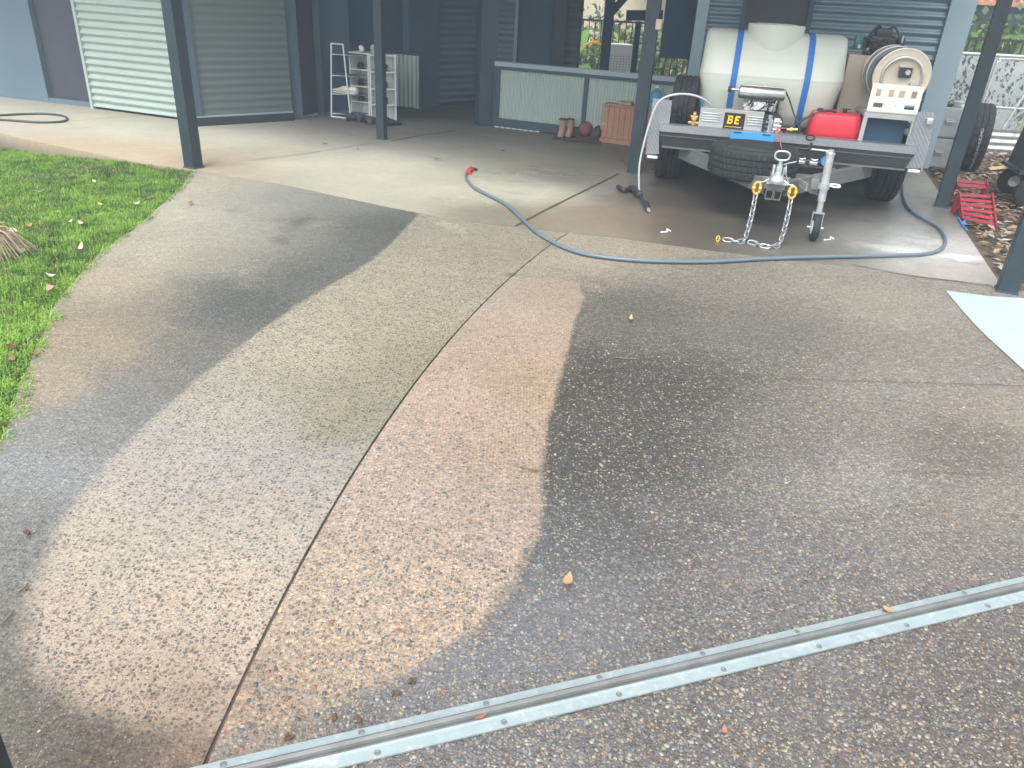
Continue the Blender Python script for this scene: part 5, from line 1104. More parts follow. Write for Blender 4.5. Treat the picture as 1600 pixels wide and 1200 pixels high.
mb = W2(); mb.boxp((-.35, .12, .523), (.02, .40, .530)); mb.boxp((-.04, .46, .523), (-.02, .48, .70)); mb.build('base_frame', M['alloy_matt'], pw)
# brass manifold
bb = (-.69, .10, .53); bm_ = tt('brass_manifold', 'stacked brass valve manifold with blue handled tap left of the silver panel', 'valve', bb); mb = MB(bb)
mb.lathe((-.69, .10, .53), (0, 0, 1), [(0, 0), (.034, 0), (.036, .012), (.018, .018), (.018, .03), (.030, .034), (.030, .048), (.015, .052), (.015, .066), (.026, .070), (.024, .086), (.012, .09), (.012, .105), (.018, .108), (.016, .122), (.006, .13), (0, .132)], 12)
mb.box((-.69, .10, .575), (.085, .016, .020), None, .005); mb.box((-.69, .10, .62), (.060, .018, .018), None, .005); mb.build('valve_body', M['brass'], bm_, 40)
mb = MB(bb); mb.cyl((-.648, .11, .60), (-.645, .12, .70), .006, n=8); mb.build('valve_stem', M['redcap'], bm_, 60)
mb = MB(bb); mb.cyl((-.645, .12, .70), (-.645, .12, .745), .008, n=8); mb.build('tap_handle', M['strap'], bm_, 60)
# low brass tap right of the pump
bb = (.075, .12, .53); b2_ = tt('brass_manifold', 'small brass hose tap on a black fitting between pump and red can', 'valve', bb); mb = MB(bb); mb.lathe((.05, .12, .585), (1, 0, .1), [(0, -.03), (.012, -.03), (.012, -.01), (.02, -.008), (.02, .012), (.012, .015), (.012, .05), (0, .05)], 10); mb.cyl((.06, .12, .585), (.06, .12, .61), .006, n=8); mb.build('valve_body', M['brass'], b2_, 40)
mb = MB(bb); mb.boxp((.0, .10, .53), (.15, .20, .565), .01); mb.build('valve_base', M['blackp'], b2_)
mb = MB(bb); mb.tube(smooth_path([(.06, .16, .60), (.13, .17, .66), (.22, .18, .715), (.30, .20, .735), (.36, .22, .73)], 6), .008, 8); mb.build('suction_hose', M['blackp'], b2_, 60)
# red fuel can
RB = (.37, .28, .52); rc = tt('fuel_can', 'bright red plastic fuel can on the front of the trailer tray', 'fuel can', RB)
mb = MB(RB); V = []
for z, a, b_ in ((.523, .19, .13), (.54, .195, .14), (.69, .180, .135), (.712, .172, .128), (.722, .15, .11)):
    for k in range(40):
        t = 2 * math.pi * k / 40; c, s = math.cos(t), math.sin(t); r = (abs(c) ** 7 + abs(s) ** 7) ** (-1 / 7); V.append((.37 + a * c * r, .28 + b_ * s * r, z))
mb.add(V, [(i * 40 + k, i * 40 + (k + 1) % 40, (i + 1) * 40 + (k + 1) % 40, (i + 1) * 40 + k) for i in range(4) for k in range(40)] + [tuple(range(40))[::-1], tuple(range(160, 200))]); mb.build('can_body', M['red'], rc, 40)
mb = MB(RB); mb.cyl((.25, .27, .722), (.25, .27, .742), .022, n=16); mb.build('cap', M['blackp'], rc, 50)
mb = MB(RB); mb.cyl((.43, .27, .722), (.43, .27, .745), .016, n=16); mb.box((.44, .27, .75), (.06, .014, .008), None, .002); mb.build('breather', M['blackp'], rc, 50)
mb = MB(RB); mb.box((.34, .31, .727), (.10, .05, .012), None, .005); mb.build('handle', M['red'], rc)
# hose reel on its stand
HB = (.74, .35, .52); hr = tt('hose_reel', 'cream hose reel with polished rims and slotted front plate on a grey stand', 'hose reel', HB)
def HR(): return MB(HB)
rc_ = (.752, 0, 1.008); 
for w, nm in ((.20, 'reel_disc'), (.50, 'reel_disc'), (.70, 'reel_disc')):
    mb = HR(); mb.lathe((rc_[0], w, rc_[2]), (0, 1, 0), [(0, 0), (.135, 0), (.150, -.008), (.172, -.006), (.192, -.012), (.196, -.004), (.192, .006), (.172, .004), (.150, 0), (.135, .006), (0, .006)], 64); mb.build(nm, M['reel_beige'] if w < .3 else M['alloy'], hr, 30)
    P = [(rc_[0] + .195 * math.cos(a), w - .002, rc_[2] + .195 * math.sin(a)) for a in np.linspace(0, 6.283, 64, endpoint=False)]; mb = HR(); mb.tube(P, .0065, 8, closed=True); mb.build('rim_ring', M['alloy'], hr, 60)
mb = HR(); mb.cyl((rc_[0], .21, rc_[2]), (rc_[0], .695, rc_[2]), .10, n=32); mb.build('drum', M['galv'], hr, 50)
# hose wound on the drum
for row, (rr, k0) in enumerate(((.115, 0), (.138, 0), (.160, 1))):
    P = []; n_t = 9 - k0
    for a in np.linspace(0, 6.283 * n_t, 40 * n_t): P.append((rc_[0] + rr * math.cos(a), .225 + (a / (6.283 * n_t)) * .26, rc_[2] + rr * math.sin(a)))
    mb = HR(); mb.tube(P, .0115, 6); mb.build('wound_hose', M['frame_grey'], hr, 60)
P = [(rc_[0] + .138 * math.cos(a), .186 - .012 * math.sin(a), rc_[2] + .138 * math.sin(a)) for a in np.linspace(-.35, math.pi + .35, 30)]; mb = HR(); mb.tube(P, .011, 10); mb.build('arch_bar', M['alloy'], hr, 60)
mb = HR(); mb.box((.765, .175, 1.04), (.085, .03, .065), None, .004); mb.build('gearbox', M['blackp'], hr)
mb = HR(); mb.cyl((.778, .158, 1.045), (.778, .145, 1.045), .018, n=16); mb.build('hub', M['alloy'], hr, 50)
mb = HR(); mb.box((.765, .18, 1.080), (.10, .04, .010), None, .003); mb.box((.84, .16, .965), (.06, .05, .025), None, .006); mb.build('hub_bracket', M['alloy_matt'], hr, 50)
# slotted plate
mb = HR(); a0, a1, wz = .553, .905, .10
mb.boxp((a0, wz, .770), (a1, wz + .005, .797)); mb.boxp((a0, wz, .829), (a1, wz + .005, .875)); mb.boxp((a0, wz, .925), (a1, wz + .005, .962))
for x0_, x1_ in ((a0, .590), (.655, .805), (.875, a1)): mb.boxp((x0_, wz, .797), (x1_, wz + .005, .829))
for x0_, x1_ in ((a0, .588), (.622, .676), (.712, .745), (.785, .832), (.868, a1)): mb.boxp((x0_, wz, .875), (x1_, wz + .005, .925))
mb.boxp((a0, wz + .0055, .762), (a1, wz + .12, .768)); mb.boxp((a1 - .005, wz + .0055, .772), (a1, wz + .10, .962)); mb.build('slotted_plate', M['cream'], hr)
for zz in (.80, .84, .88, .92): mb = HR(); mb.box((a1 + .003, wz + .05, zz), (.006, .03, .012)); mb.build('side_slot', M['blackp'], hr)
for x in (.665, .745): mb = HR(); mb.cyl((x, wz, .818), (x, wz - .004, .818), .005, n=8); mb.build('bolt', M['galv_bright'], hr)
mb = HR(); mb.boxp((.545, .10, .722), (.915, .13, .758)); mb.boxp((.545, .10, .523), (.575, .13, .721)); mb.boxp((.885, .10, .523), (.915, .13, .721)); mb.boxp((.545, .52, .523), (.575, .55, .74)); mb.boxp((.885, .52, .523), (.915, .55, .74)); mb.boxp((.545, .131, .728), (.575, .519, .756)); mb.boxp((.885, .131, .728), (.915, .519, .756)); mb.boxp((.576, .131, .740), (.884, .55, .746)); mb.build('stand', M['alloy_matt'], hr)
mb = HR(); mb.boxp((.58, .22, .523), (.88, .50, .720), .005); mb.build('stand_shade_block', M['deep_blue'], hr)  # dark box put in for the shade inside the stand
# beige housing with second engine
EB = (.60, .86, .52); eg = tt('second_engine', 'black petrol engine on a beige housing behind the hose reel', 'engine', EB)
mb = MB(EB); mb.boxp((.435, .78, .53), (.90, 1.10, 1.115), .006); mb.build('housing', M['beige'], eg)
mb = MB(EB); mb.box((.66, .86, 1.19), (.20, .18, .15), None, .02); mb.box((.66, .84, 1.28), (.12, .14, .07), None, .015); mb.lathe((.78, .86, 1.19), (1, 0, 0), [(0, 0), (.07, 0), (.08, .02), (.07, .05), (0, .05)], 20); mb.build('engine_block', M['blackp'], eg, 40)
for s in (-1, 1): mb = MB(EB); mb.tube(smooth_path([(.66 + s * .13, .76, 1.12), (.66 + s * .12, .76, 1.24), (.66 + s * .06, .78, 1.33), (.66 + s * .02, .8, 1.30)], 5), .009, 7); mb.build('frame_hoop', M['blackp'], eg, 60)
mb = MB(EB); mb.box((.50, .86, 1.205), (.07, .08, .10), None, .008); mb.build('coolant_tank', simple('teal_plastic', (.05, .16, .18), .5), eg, 40)
mb = MB(EB); mb.cyl((.50, .80, 1.16), (.50, .80, 1.19), .018, n=12); mb.cyl((.545, .80, 1.12), (.545, .80, 1.16), .012, n=10); mb.cyl((.80, .78, 1.22), (.80, .78, 1.27), .010, n=10); mb.cyl((.58, .78, 1.13), (.56, .78, 1.17), .012, n=10); mb.build('engine_fitting', M['galv_bright'], eg, 50)
mb = MB(EB); mb.box((.66, .75, 1.15), (.08, .006, .05)); mb.build('engine_label', M['plum'], eg)
for i in range(10):
    a_ = (random.uniform(.50, .85), random.uniform(.74, .80), 1.12); b_ = (random.uniform(.50, .85), random.uniform(.74, .82), random.uniform(1.14, 1.26)); mb = MB(EB); mb.tube(smooth_path([a_, ((a_[0] + b_[0]) / 2, .73, (a_[2] + b_[2]) / 2 + .03), b_], 4), .006, 6); mb.build('engine_hose', M['blackp'], eg, 60)
# dark block painting the shaded hollow between tank and reel
mb = MB(EB); mb.boxp((.44, .25, .523), (.545, .60, .66), .02);  mb.build('hollow_shade_block', M['blackp'], eg, 50)
# upright spare tyre at the left guard
SB = (-.80, .45, .52); st = tt('loose_tyre', 'black tyre standing on the tray between left guard and cream tank', 'tyre', SB)
mb = MB(SB); tyre(mb, (-.80, .58, .52 + .235 - .11), (1, .0, 0), .235, .20, .15, 70); mb.build('tread', M['rubber'], st, 25)
# pale hose arching over the left guard
ho = TO + TU * -.9; hh = thing('pale_hose', 'thin pale hose arching over the left tread plate guard down to the slab', 'hose', tuple(ho), TA)
P = smooth_path([(-.56, .20, .66), (-.60, .10, .73), (-.68, .04, .775), (-.80, .0, .79), (-.92, -.01, .762), (-.985, .0, .70), (-1.02, .01, .58), (-1.05, .02, .40), (-1.065, .03, .22), (-1.05, .035, .07), (-1.04, .03, .01)], 8)
mb = MB((-.9, 0, 0)); mb.tube(P, .0085, 8); mb.build('hose_line', M['hose_pale'], hh, 60)

# ------------------------------------------------------------------ hoses and lance on the ground
def gpath(L, z): return [G(x, y, z) for x, y in L]
P = smooth_path(gpath(((733, 266), (728, 272), (730, 281), (741, 293), (762, 304), (790, 319), (815, 341), (835, 360), (858, 375), (885, 388), (925, 399), (1000, 407), (1100, 409), (1200, 404), (1300, 401), (1400, 399), (1450, 396), (1472, 387), (1477, 372), (1466, 355), (1440, 340), (1422, 327), (1412, 308), (1411, 290)), .016), 8)
bh = thing('pressure_hose', 'long blue grey hose snaking across the slab in front of the trailer', 'hose', tuple(P[0] * (1, 1, 0))); mb = MB(tuple(P[0] * (1, 1, 0))); mb.tube(P, .0120, 10); mb.build('hose_line', M['hose'], bh, 60)
o0 = tuple(P[0] * (1, 1, 0)); a_, b_ = G(731, 270, .016), G(736, 264, .016); mb = MB(o0); mb.cyl(a_, b_, .024, n=14); mb.build('coupling_sleeve', M['redcap'], bh, 50)
mb = MB(o0); mb.cyl(b_, G(739, 262, .016), .015, n=12); mb.build('coupling_nut', M['galv_bright'], bh, 50)
mb = MB(o0); mb.cyl(G(739, 263, .016), G(745, 265, .016), .010, n=10); mb.build('coupling_tip', M['blackp'], bh, 50)
P = smooth_path(gpath(((-60, 182), (0, 180), (40, 178), (75, 178), (98, 181), (105, 186), (95, 190), (60, 191), (0, 187), (-60, 184)), .012), 8); mb = MB(tuple(P[0] * (1, 1, 0))); mb.tube(P, .0115, 8)
o = mb.build('garden_hose', M['hose_dark'], None, 60); o.location = tuple(P[0] * (1, 1, 0)); tag(o, 'dark green garden hose lying in a loop on the path at the left', 'hose')
g = G(990, 300); ln = thing('spray_lance', 'black pressure washer gun and lance lying on the wet slab', 'spray lance', (g[0], g[1], 0)); ob = (g[0], g[1], 0)
mb = MB(ob); mb.tube(smooth_path(gpath(((966, 292), (975, 297), (985, 294), (992, 296)), .03), 4), .02, 8); mb.build('grip', M['blackp'], ln, 50)
mb = MB(ob); mb.beam(G(986, 292, .03), G(1000, 305, .03), .045, .04, bev=.01); mb.build('gun_body', M['blackp'], ln, 50)
mb = MB(ob); mb.tube(gpath(((998, 302), (1011, 324)), .022), .011, 8); mb.build('lance_tube', M['blackp'], ln, 50)
mb = MB(ob); mb.cyl(G(1010, 319, .022), G(1012, 327, .022), .024, .018, 12); mb.build('nozzle_guard', M['blackp'], ln, 50)
mb = MB(ob); mb.cyl(G(1012, 326, .024), G(1014, 329, .024), .012, n=10); mb.build('nozzle', M['galv_bright'], ln, 50)
for (x0_, y0_), lb in (((1040, 360), 'bent white scrap beside the wet patch under the trailer'), ((1295, 372), 'small pale scrap right of the jockey wheel')):
    mb = MB(); mb.tube([G(x0_ - 8, y0_ + 3, .006), G(x0_ + 3, y0_ + 2, .012), G(x0_ + 2, y0_ - 2, .008), G(x0_ + 8, y0_ + 1, .005)], .005, 5); tag(mb.build('paper_scrap', M['white'], None), lb, 'scrap')

# ------------------------------------------------------------------ sliding gate rail
ra, rb = G(305, 1203), G(1600, 904); rd = (rb - ra) / np.linalg.norm(rb - ra); rn = np.array([-rd[1], rd[0], 0]); LR = 4.6; r0 = ra - rd * .9
rl = thing('gate_rail', 'long galvanised sliding gate track screwed down across the driveway', 'gate track', tuple(r0), math.atan2(rd[1], rd[0]))
def RB_(lo, hi, nm, mat, bev=.0): return MB().boxp(lo, hi, bev).build(nm, M[mat], rl)
# y runs away from the camera; the far flange edge lies on y=0
Wd = .078
MB().prism([(0, .003), (0, .010), (-.020, .0115), (-.022, .003)], 0, LR, 'yz').build('far_flange', M['railtop'], rl)
MB().prism([(-.0222, .003), (-.0222, .014), (-.0265, .020), (-.033, .022), (-.0385, .019), (-.0405, .012), (-.0405, .003)], 0, LR, 'yz').build('raised_track', M['railgrey'], rl)
MB().prism([(-.0407, .003), (-.0407, .0075), (-.0475, .0075), (-.0475, .003)], 0, LR, 'yz').build('channel_floor', M['railgrey'], rl)
MB().prism([(-.0477, .003), (-.0477, .012), (-.050, .0135), (-.0535, .009), (-Wd, .0075), (-Wd, .003)], 0, LR, 'yz').build('near_flange', M['railtop'], rl)
MB().prism([(-.033 + .002, .0222), (-.033, .0235), (-.033 - .002, .0222)], 0, LR, 'yz').build('track_crown', M['railgrey'], rl)
sc0 = None
for i in range(17):
    for yy, off in ((-.011, 0), (-.066, .025)):
        x = .13 + i * .275 + off
        if sc0 is None: mb = MB(); mb.lathe((0, 0, 0), (0, 0, 1), [(.0065, 0), (.0072, .0008), (.0062, .0014), (.005, .001), (.005, .0002), (.0, .0002)], 16); sc0 = mb.build('screw', M['railgrey'], rl, 40); o = sc0
        else: o = sc0.copy(); COL.objects.link(o); o.parent = rl
        o.location = (x, yy, .0108 if yy > -.05 else .0082)
# gate post by the camera's left
g = G(40, 1345); gpst = thing('gate_post', 'dark steel gate post cut by the lower left corner', 'post', (g[0] - .045, g[1], 0), 0)
MB().boxp((-.045, -.045, 0), (.045, .045, .50), .004).build('post_tube', M['darksteel'], gpst); MB().boxp((-.07, -.07, .0), (.07, .07, .008)).build('base_plate', M['steel_blue'], gpst)
m, nt, b = new_mat('shallow_water'); nt.nodes.remove(b); M['water'] = m
fr0 = nt.nodes.new('ShaderNodeFresnel'); fr0.inputs['IOR'].default_value = 1.6; gl = nt.nodes.new('ShaderNodeBsdfGlossy'); gl.inputs['Roughness'].default_value = .05
tr0 = nt.nodes.new('ShaderNodeBsdfTransparent'); tr0.inputs['Color'].default_value = (.975, .98, .985, 1); mx0 = nt.nodes.new('ShaderNodeMixShader')
bn = nt.nodes.new('ShaderNodeBump'); bn.inputs['Strength'].default_value = .25; bn.inputs['Distance'].default_value = .004; g0 = nt.nodes.new('ShaderNodeNewGeometry')
nt.links.new(noise(nt, g0.outputs['Position'], 38, 3), bn.inputs['Height']); nt.links.new(bn.outputs[0], gl.inputs['Normal']); nt.links.new(bn.outputs[0], fr0.inputs['Normal'])
nt.links.new(math_(nt, 'MULTIPLY', fr0.outputs[0], math_(nt, 'SUBTRACT', 1.0, g0.outputs['Backfacing'])), mx0.inputs[0]); nt.links.new(tr0.outputs[0], mx0.inputs[1]); nt.links.new(gl.outputs[0], mx0.inputs[2]); nt.links.new(mx0.outputs[0], nt.nodes['Material Output'].inputs['Surface'])
def water(poly, z, ragged=.05):
    """one film of water: a fine grid trimmed along a ragged shore; pebbles stand through it"""
    P = np.array([G(*p) for p in poly]); x0_, y0_ = P[:, 0].min(), P[:, 1].min(); x1_, y1_ = P[:, 0].max(), P[:, 1].max(); st_ = .006
    gx_, gy_ = np.meshgrid(np.arange(x0_, x1_, st_), np.arange(y0_, y1_, st_)); d = in_poly_dist(gx_, gy_, P) + (fbm(gx_, gy_, 11) - .5) * ragged * 2 + (fbm(gx_, gy_, 45) - .5) * ragged
    keep_ = (d[:-1, :-1] > 0) & (d[1:, 1:] > 0) & (np.abs(gx_[:-1, :-1] - xjoint(gy_[:-1, :-1])) > .012); I = np.arange(gx_.size).reshape(gx_.shape)
    F = np.stack([I[:-1, :-1], I[:-1, 1:], I[1:, 1:], I[1:, :-1]], -1)[keep_]; V = np.stack([gx_, gy_, np.full(gx_.shape, z) + (fbm(gx_, gy_, 1.1) - .5) * .004], -1).reshape(-1, 3)
    u_, inv = np.unique(F, return_inverse=True); return tag(link('puddle', np_mesh('puddle', V[u_], inv.reshape(F.shape), smooth=True), M['water']), kind='structure')
water(((850, 770), (900, 760), (1000, 800), (1060, 870), (1000, 930), (1010, 1000), (880, 1045), (700, 1085), (560, 1110), (620, 1060), (730, 1010), (800, 950), (845, 880)), .0022, .05)
water(((1258, 1018), (1290, 1018), (1320, 1060), (1330, 1110), (1296, 1108), (1285, 1070), (1256, 1030)), .0030, .008)


# ------------------------------------------------------------------ things under the carport
# white ladder shelf
a, b = G(518, 184), G(549, 187.5); L = np.linalg.norm((b - a)[:2]); ls = thing('ladder_shelf', 'slender white metal ladder shelf holding a pair of pale shoes', 'shelf', (a[0], a[1], 0), math.atan2((b - a)[1], (b - a)[0]))
H_ = .80
def rod(p, q_, r=.009, nm='rod', par=ls): mb = MB(); mb.cyl(p, q_, r, n=8); mb.build(nm, M['white'], par, 60)
rod((.0, 0, .01), (.035, .02, H_), nm='upright'); rod((L, -.01, .0), (L * .66, .04, H_), nm='upright'); rod((.0, 0, .015), (L, -.01, .015), nm='rail'); rod((.035, .02, H_), (L * .66, .04, H_), nm='rail')
for f in (.06, .33, .58, .86): rod((.035 * f, .03 * f, H_ * f), (L + .09, .16, H_ * f), .006, 'shelf_rod'); MB().boxp((.02, .03, H_ * f + .008), (L + .10, .22, H_ * f + .016)).build('shelf_board', M['inner_wall'], ls)
def shoe(name, loc, rz, col, label, s=1.0, group='shoes on the shelves'):
    t = thing(name, label, 'shoe', loc, rz, group); mb = MB(); V = []; prof = [(-.12, .03, .06), (-.10, .038, .075), (-.04, .04, .07), (.02, .042, .045), (.08, .045, .032), (.12, .038, .022), (.135, .015, .012)]
    for x, w, h in prof:
        for k in range(10): aa = 2 * math.pi * k / 10; V.append((x * s, math.cos(aa) * w * s, (.012 + max(-.0, h * (.5 + .5 * math.sin(aa)))) * s))
    mb.add(V, [(i * 10 + k, i * 10 + (k + 1) % 10, (i + 1) * 10 + (k + 1) % 10, (i + 1) * 10 + k) for i in range(6) for k in range(10)] + [tuple(range(10))[::-1], tuple(range(60, 70))]); mb.build('upper', M[col], t, 60)
    mb = MB(); mb.boxp((-.12 * s, -.038 * s, 0), (.12 * s, .038 * s, .013 * s), .004); mb.build('sole', M['white' if col == 'cream' else 'blackp'], t)
ud = (b - a) / np.linalg.norm(b - a)
q = a + ud * .13; shoe('shoe', (q[0], q[1] + .05, H_ * .33 + .017), 2.6, 'cream', 'cream shoe on the ladder shelf, the one further left'); q = a + ud * .22; shoe('shoe', (q[0], q[1] + .06, H_ * .33 + .017), 2.8, 'cream', 'cream shoe on the ladder shelf, the one nearer the cube shelves')
# white cube shelves in two stacks
for (pa, pb, lb, k0) in (((549, 183), (578, 187), 'left white shoe shelf with a slanting front edge beside the ladder shelf', 0), ((580, 190), (620, 190.5), 'right white shoe shelf mostly behind the slim post', 1)):
    a2, b2 = G(*pa), G(*pb); L = np.linalg.norm((b2 - a2)[:2]); sh = thing('shoe_shelf', lb, 'shelf', (a2[0], a2[1], 0), math.atan2((b2 - a2)[1], (b2 - a2)[0]), 'white shoe shelves'); D = .22; th = .012
    for x in (0, L - th): MB().boxp((x, 0, .0), (x + th, D, .72)).build('side_panel', M['white'], sh)
    MB().boxp((th + .001, D - .008, .01), (L - th - .001, D, .715)).build('back_panel', M['white'], sh)
    for i, z in enumerate((.01, .18, .35, .53, .705)): MB().boxp((th + .001, 0, z), (L - th - .001, D - .009, z + .012)).build('shelf_board', M['white'], sh)
    for i, z in enumerate((.18, .35, .53)):
        q = a2 + (b2 - a2) / np.linalg.norm(b2 - a2) * L * .5; shoe('shoe', (q[0], q[1] + .09, z + .013), -1.4 + random.uniform(-.2, .2), 'leather_dark', ('dark shoe on the %s shelf of the %s stack' % (('lower', 'middle', 'upper')[i], ('left', 'right')[k0])), .8)
        q2_ = q + np.array([.06, 0, 0])
q = G(566, 186); shoe('shoe', (q[0], q[1] + .12, .73), 1.7, 'cream', 'pale shoe on top of the left shoe shelf', .8)
q = G(586, 189); shoe('shoe', (q[0], q[1] + .10, .73), -1.2, 'cream', 'pale shoe on top of the right shoe shelf', .9)
for i, (px, py, rz) in enumerate(((557, 189, .3), (572, 190, 1.0), (588, 194, .2), (606, 193, -.3), (612, 196, .8), (580, 193, 1.6))):
    q = G(px, py); shoe('shoe', (q[0], q[1], .002), rz, 'leather_dark', 'black shoe on the floor, ' + ('furthest left by the ladder shelf', 'second from the left under the left shoe shelf', 'left of the slim post, nearest the camera', 'just right of the slim post', 'furthest right and nearest the camera', 'between the left shelf and the slim post')[i], 1.0, 'black shoes on the floor')
# boots, ball, bag on a mat
a, b = G(862, 217), G(940, 226); mt = MB(); mt.add([tuple(G(862, 217, .008)), tuple(G(940, 226, .008)), tuple(G(940, 217, .008)), tuple(G(868, 210.5, .008)), tuple(G(862, 217, .001)), tuple(G(940, 226, .001)), tuple(G(940, 217, .001)), tuple(G(868, 210.5, .001))], [(0, 1, 2, 3), (4, 7, 6, 5), (0, 4, 5, 1), (1, 5, 6, 2), (2, 6, 7, 3), (3, 7, 4, 0)])
tag(mt.build('door_mat', M['rug']), 'dark brown mat under boots and ball by the half wall', 'mat')
for px, lb in ((877, 'left tan work boot standing by the half wall'), (889, 'right tan work boot standing by the half wall')):
    q = G(px, 215); t = thing('work_boot', lb, 'boot', (q[0], q[1], .009), -.3, 'tan work boots')
    mb = MB(); V = []
    for z, sx, sy, oy in ((.012, .038, .075, -.02), (.04, .038, .072, -.015), (.065, .036, .05, .01), (.09, .036, .042, .015), (.16, .040, .042, .015), (.185, .043, .045, .012)):
        for k in range(14): t_ = 2 * math.pi * k / 14; V.append((sx * math.cos(t_), oy + sy * math.sin(t_), z))
    mb.add(V, [(i * 14 + k, i * 14 + (k + 1) % 14, (i + 1) * 14 + (k + 1) % 14, (i + 1) * 14 + k) for i in range(5) for k in range(14)] + [tuple(range(14))[::-1]]); mb.build('upper', M['leather'], t, 60)
    MB().boxp((-.038, -.095, 0), (.038, .055, .013), .004).build('sole', M['blackp'], t)
    mb = MB(); mb.lathe((0, .012, .186), (0, 0, 1), [(.036, -.004), (.046, -.004), (.048, .006), (.036, .008)], 16, True); mb.build('cuff', M['leather_dark'], t, 60)
q = G(914, 216); mb = MB(); mb.lathe((0, 0, .085), (0, .5, 1), [(0, -.085), (.05, -.069), (.078, -.033), (.085, 0), (.078, .033), (.05, .069), (0, .085)], 20); o = mb.build('ball', simple('faded_red_ball', (.22, .075, .07), .6, 0, .25, 20), None, 60); o.location = (q[0], q[1] + .03, .009); tag(o, 'faded red ball resting on the mat by the half wall', 'ball')
q = G(929, 220); t = thing('bag', 'small dark slumped bag between ball and pine cabinet', 'bag', (q[0], q[1] + .04, .009)); mb = MB(); V = []
for z, r in ((.0, .055), (.03, .07), (.08, .06), (.12, .035), (.15, .01)):
    for k in range(10): t_ = 2 * math.pi * k / 10; rr = r * (1 + .2 * math.sin(3 * t_ + z * 40)); V.append((rr * math.cos(t_) + z * .2, rr * math.sin(t_) * .7, z))
mb.add(V, [(i * 10 + k, i * 10 + (k + 1) % 10, (i + 1) * 10 + (k + 1) % 10, (i + 1) * 10 + k) for i in range(4) for k in range(10)] + [tuple(range(10))[::-1], tuple(range(40, 50))]); mb.build('fabric', M['leather_dark'], t, 60)
# pine cabinet
a, b = G(938, 222), G(1015, 232); L = np.linalg.norm((b - a)[:2]); pc_ = thing('pine_cabinet', 'reddish pine cabinet of upright boards left of the tall post', 'cabinet', (a[0], a[1], 0), math.atan2((b - a)[1], (b - a)[0]))
MB().boxp((.0, .012, .05), (L, .30, .385)).build('carcass', M['pine'], pc_); MB().boxp((-.012, -.012, .386), (L + .012, .31, .402), .004).build('top_board', M['pine'], pc_); MB().boxp((-.012, -.006, .0), (L + .012, .30, .05), .004).build('plinth', M['pine'], pc_)
nb_ = 9
for i in range(nb_): w_ = L / nb_; MB().boxp((i * w_ + .0015, .0, .055), ((i + 1) * w_ - .0015, .0115, .380), .002).build('board', M['pine'], pc_)
mb = MB(); mb.lathe((.025, -.006, .20), (0, -1, 0), [(0, .012), (.010, .010), (.008, 0)], 10); mb.build('knob', M['brass'], pc_, 60)
ud = (b - a) / np.linalg.norm(b - a); q = a + ud * .22; t = thing('small_box', 'small flat wooden box on top of the pine cabinet', 'box', (q[0], q[1] + .08, .403), -.3); MB().boxp((-.04, 0, 0), (.09, .10, .022), .002).build('box_body', M['cardboard'], t); MB().boxp((-.042, -.002, .0222), (.092, .102, .030), .002).build('lid', M['pine'], t)
q = a + ud * (L * .98); t = thing('water_container', 'translucent blue water bottle on the cabinet behind the left guard', 'bottle', (q[0] + .02, q[1] + .10, .403)); mb = MB(); mb.lathe((0, 0, 0), (0, 0, 1), [(0, 0), (.06, 0), (.065, .01), (.065, .05), (.058, .06), (.065, .07), (.065, .13), (.05, .165), (.022, .18), (.022, .20), (0, .20)], 20); mb.build('bottle_body', simple('blue_bottle', (.10, .30, .48), .25, 0, .1, 20), t, 50); mb = MB(); mb.cyl((0, 0, .201), (0, 0, .22), .026, n=14); mb.build('cap', M['white'], t, 50)

# ------------------------------------------------------------------ right side clutter
q = G(1452, 259); cd0 = np.array([q[0] + .13, q[1] + .22, 0]); ang = -.28
for z, lb, dx in ((-.03, 'lower of two grey steel file drawers, leaf litter at its foot', 0.0), (.283, 'upper grey steel file drawer stacked on the lower one', .02)):
    t = thing('file_drawer', lb, 'cabinet', (cd0[0] + dx, cd0[1], z), ang, 'grey file drawers right of the shed corner')
    MB().boxp((-.16, -.17, 0), (.16, .17, .305), .004).build('carcass', M['cabinet_steel'], t); MB().boxp((-.150, -.180, .012), (.150, -.1705, .290), .004).build('drawer_front', M['cabinet_steel'], t)
    mb = MB(); mb.box((0, -.186, .165), (.085, .010, .055), None, .003); hb_ = mb.build('handle_plate', M['cabinet_steel'], t); mb = MB(); mb.tube([(-.035, -.190, .175), (-.035, -.205, .165), (.035, -.205, .165), (.035, -.190, .175)], .005, 6); mb.build('handle', M['galv'], t, 60)
zc = .283 + .306
t = thing('scrap_parts', 'white and black plastic parts heaped on the upper file drawer', 'parts', (cd0[0], cd0[1], zc), ang)
for i, (x, y, s3, mt_) in enumerate(((-.10, -.10, (.09, .08, .05), 'white'), (-.02, -.12, (.07, .06, .035), 'blackp'), (.07, -.10, (.08, .07, .06), 'galv'), (.02, -.02, (.12, .08, .03), 'blackp'), (-.08, .0, (.08, .1, .07), 'galv'), (.12, -.13, (.05, .05, .03), 'white'))): MB().box((x, y, s3[2] / 2), s3, rotz(random.uniform(-.5, .5)), .008).build('part', M[mt_], t)
t = thing('bromeliad', 'bright green strap leaved plant growing behind the file drawers', 'plant', (cd0[0] + .05, cd0[1] + .38, 0))
MB().cyl((0, 0, -.05), (0, 0, .42), .09, .11, 16).build('pot', M['blackp'], t, 50)
for k in range(44): link('leaf', strap_leaf((0, 0, .42), random.uniform(0, 6.28), random.uniform(.22, .42), .028, random.uniform(.5, 1.5), random.uniform(.4, .9), random.choice([(.20, .42, .07), (.36, .52, .16), (.12, .30, .05)])), M['leaf'], t)
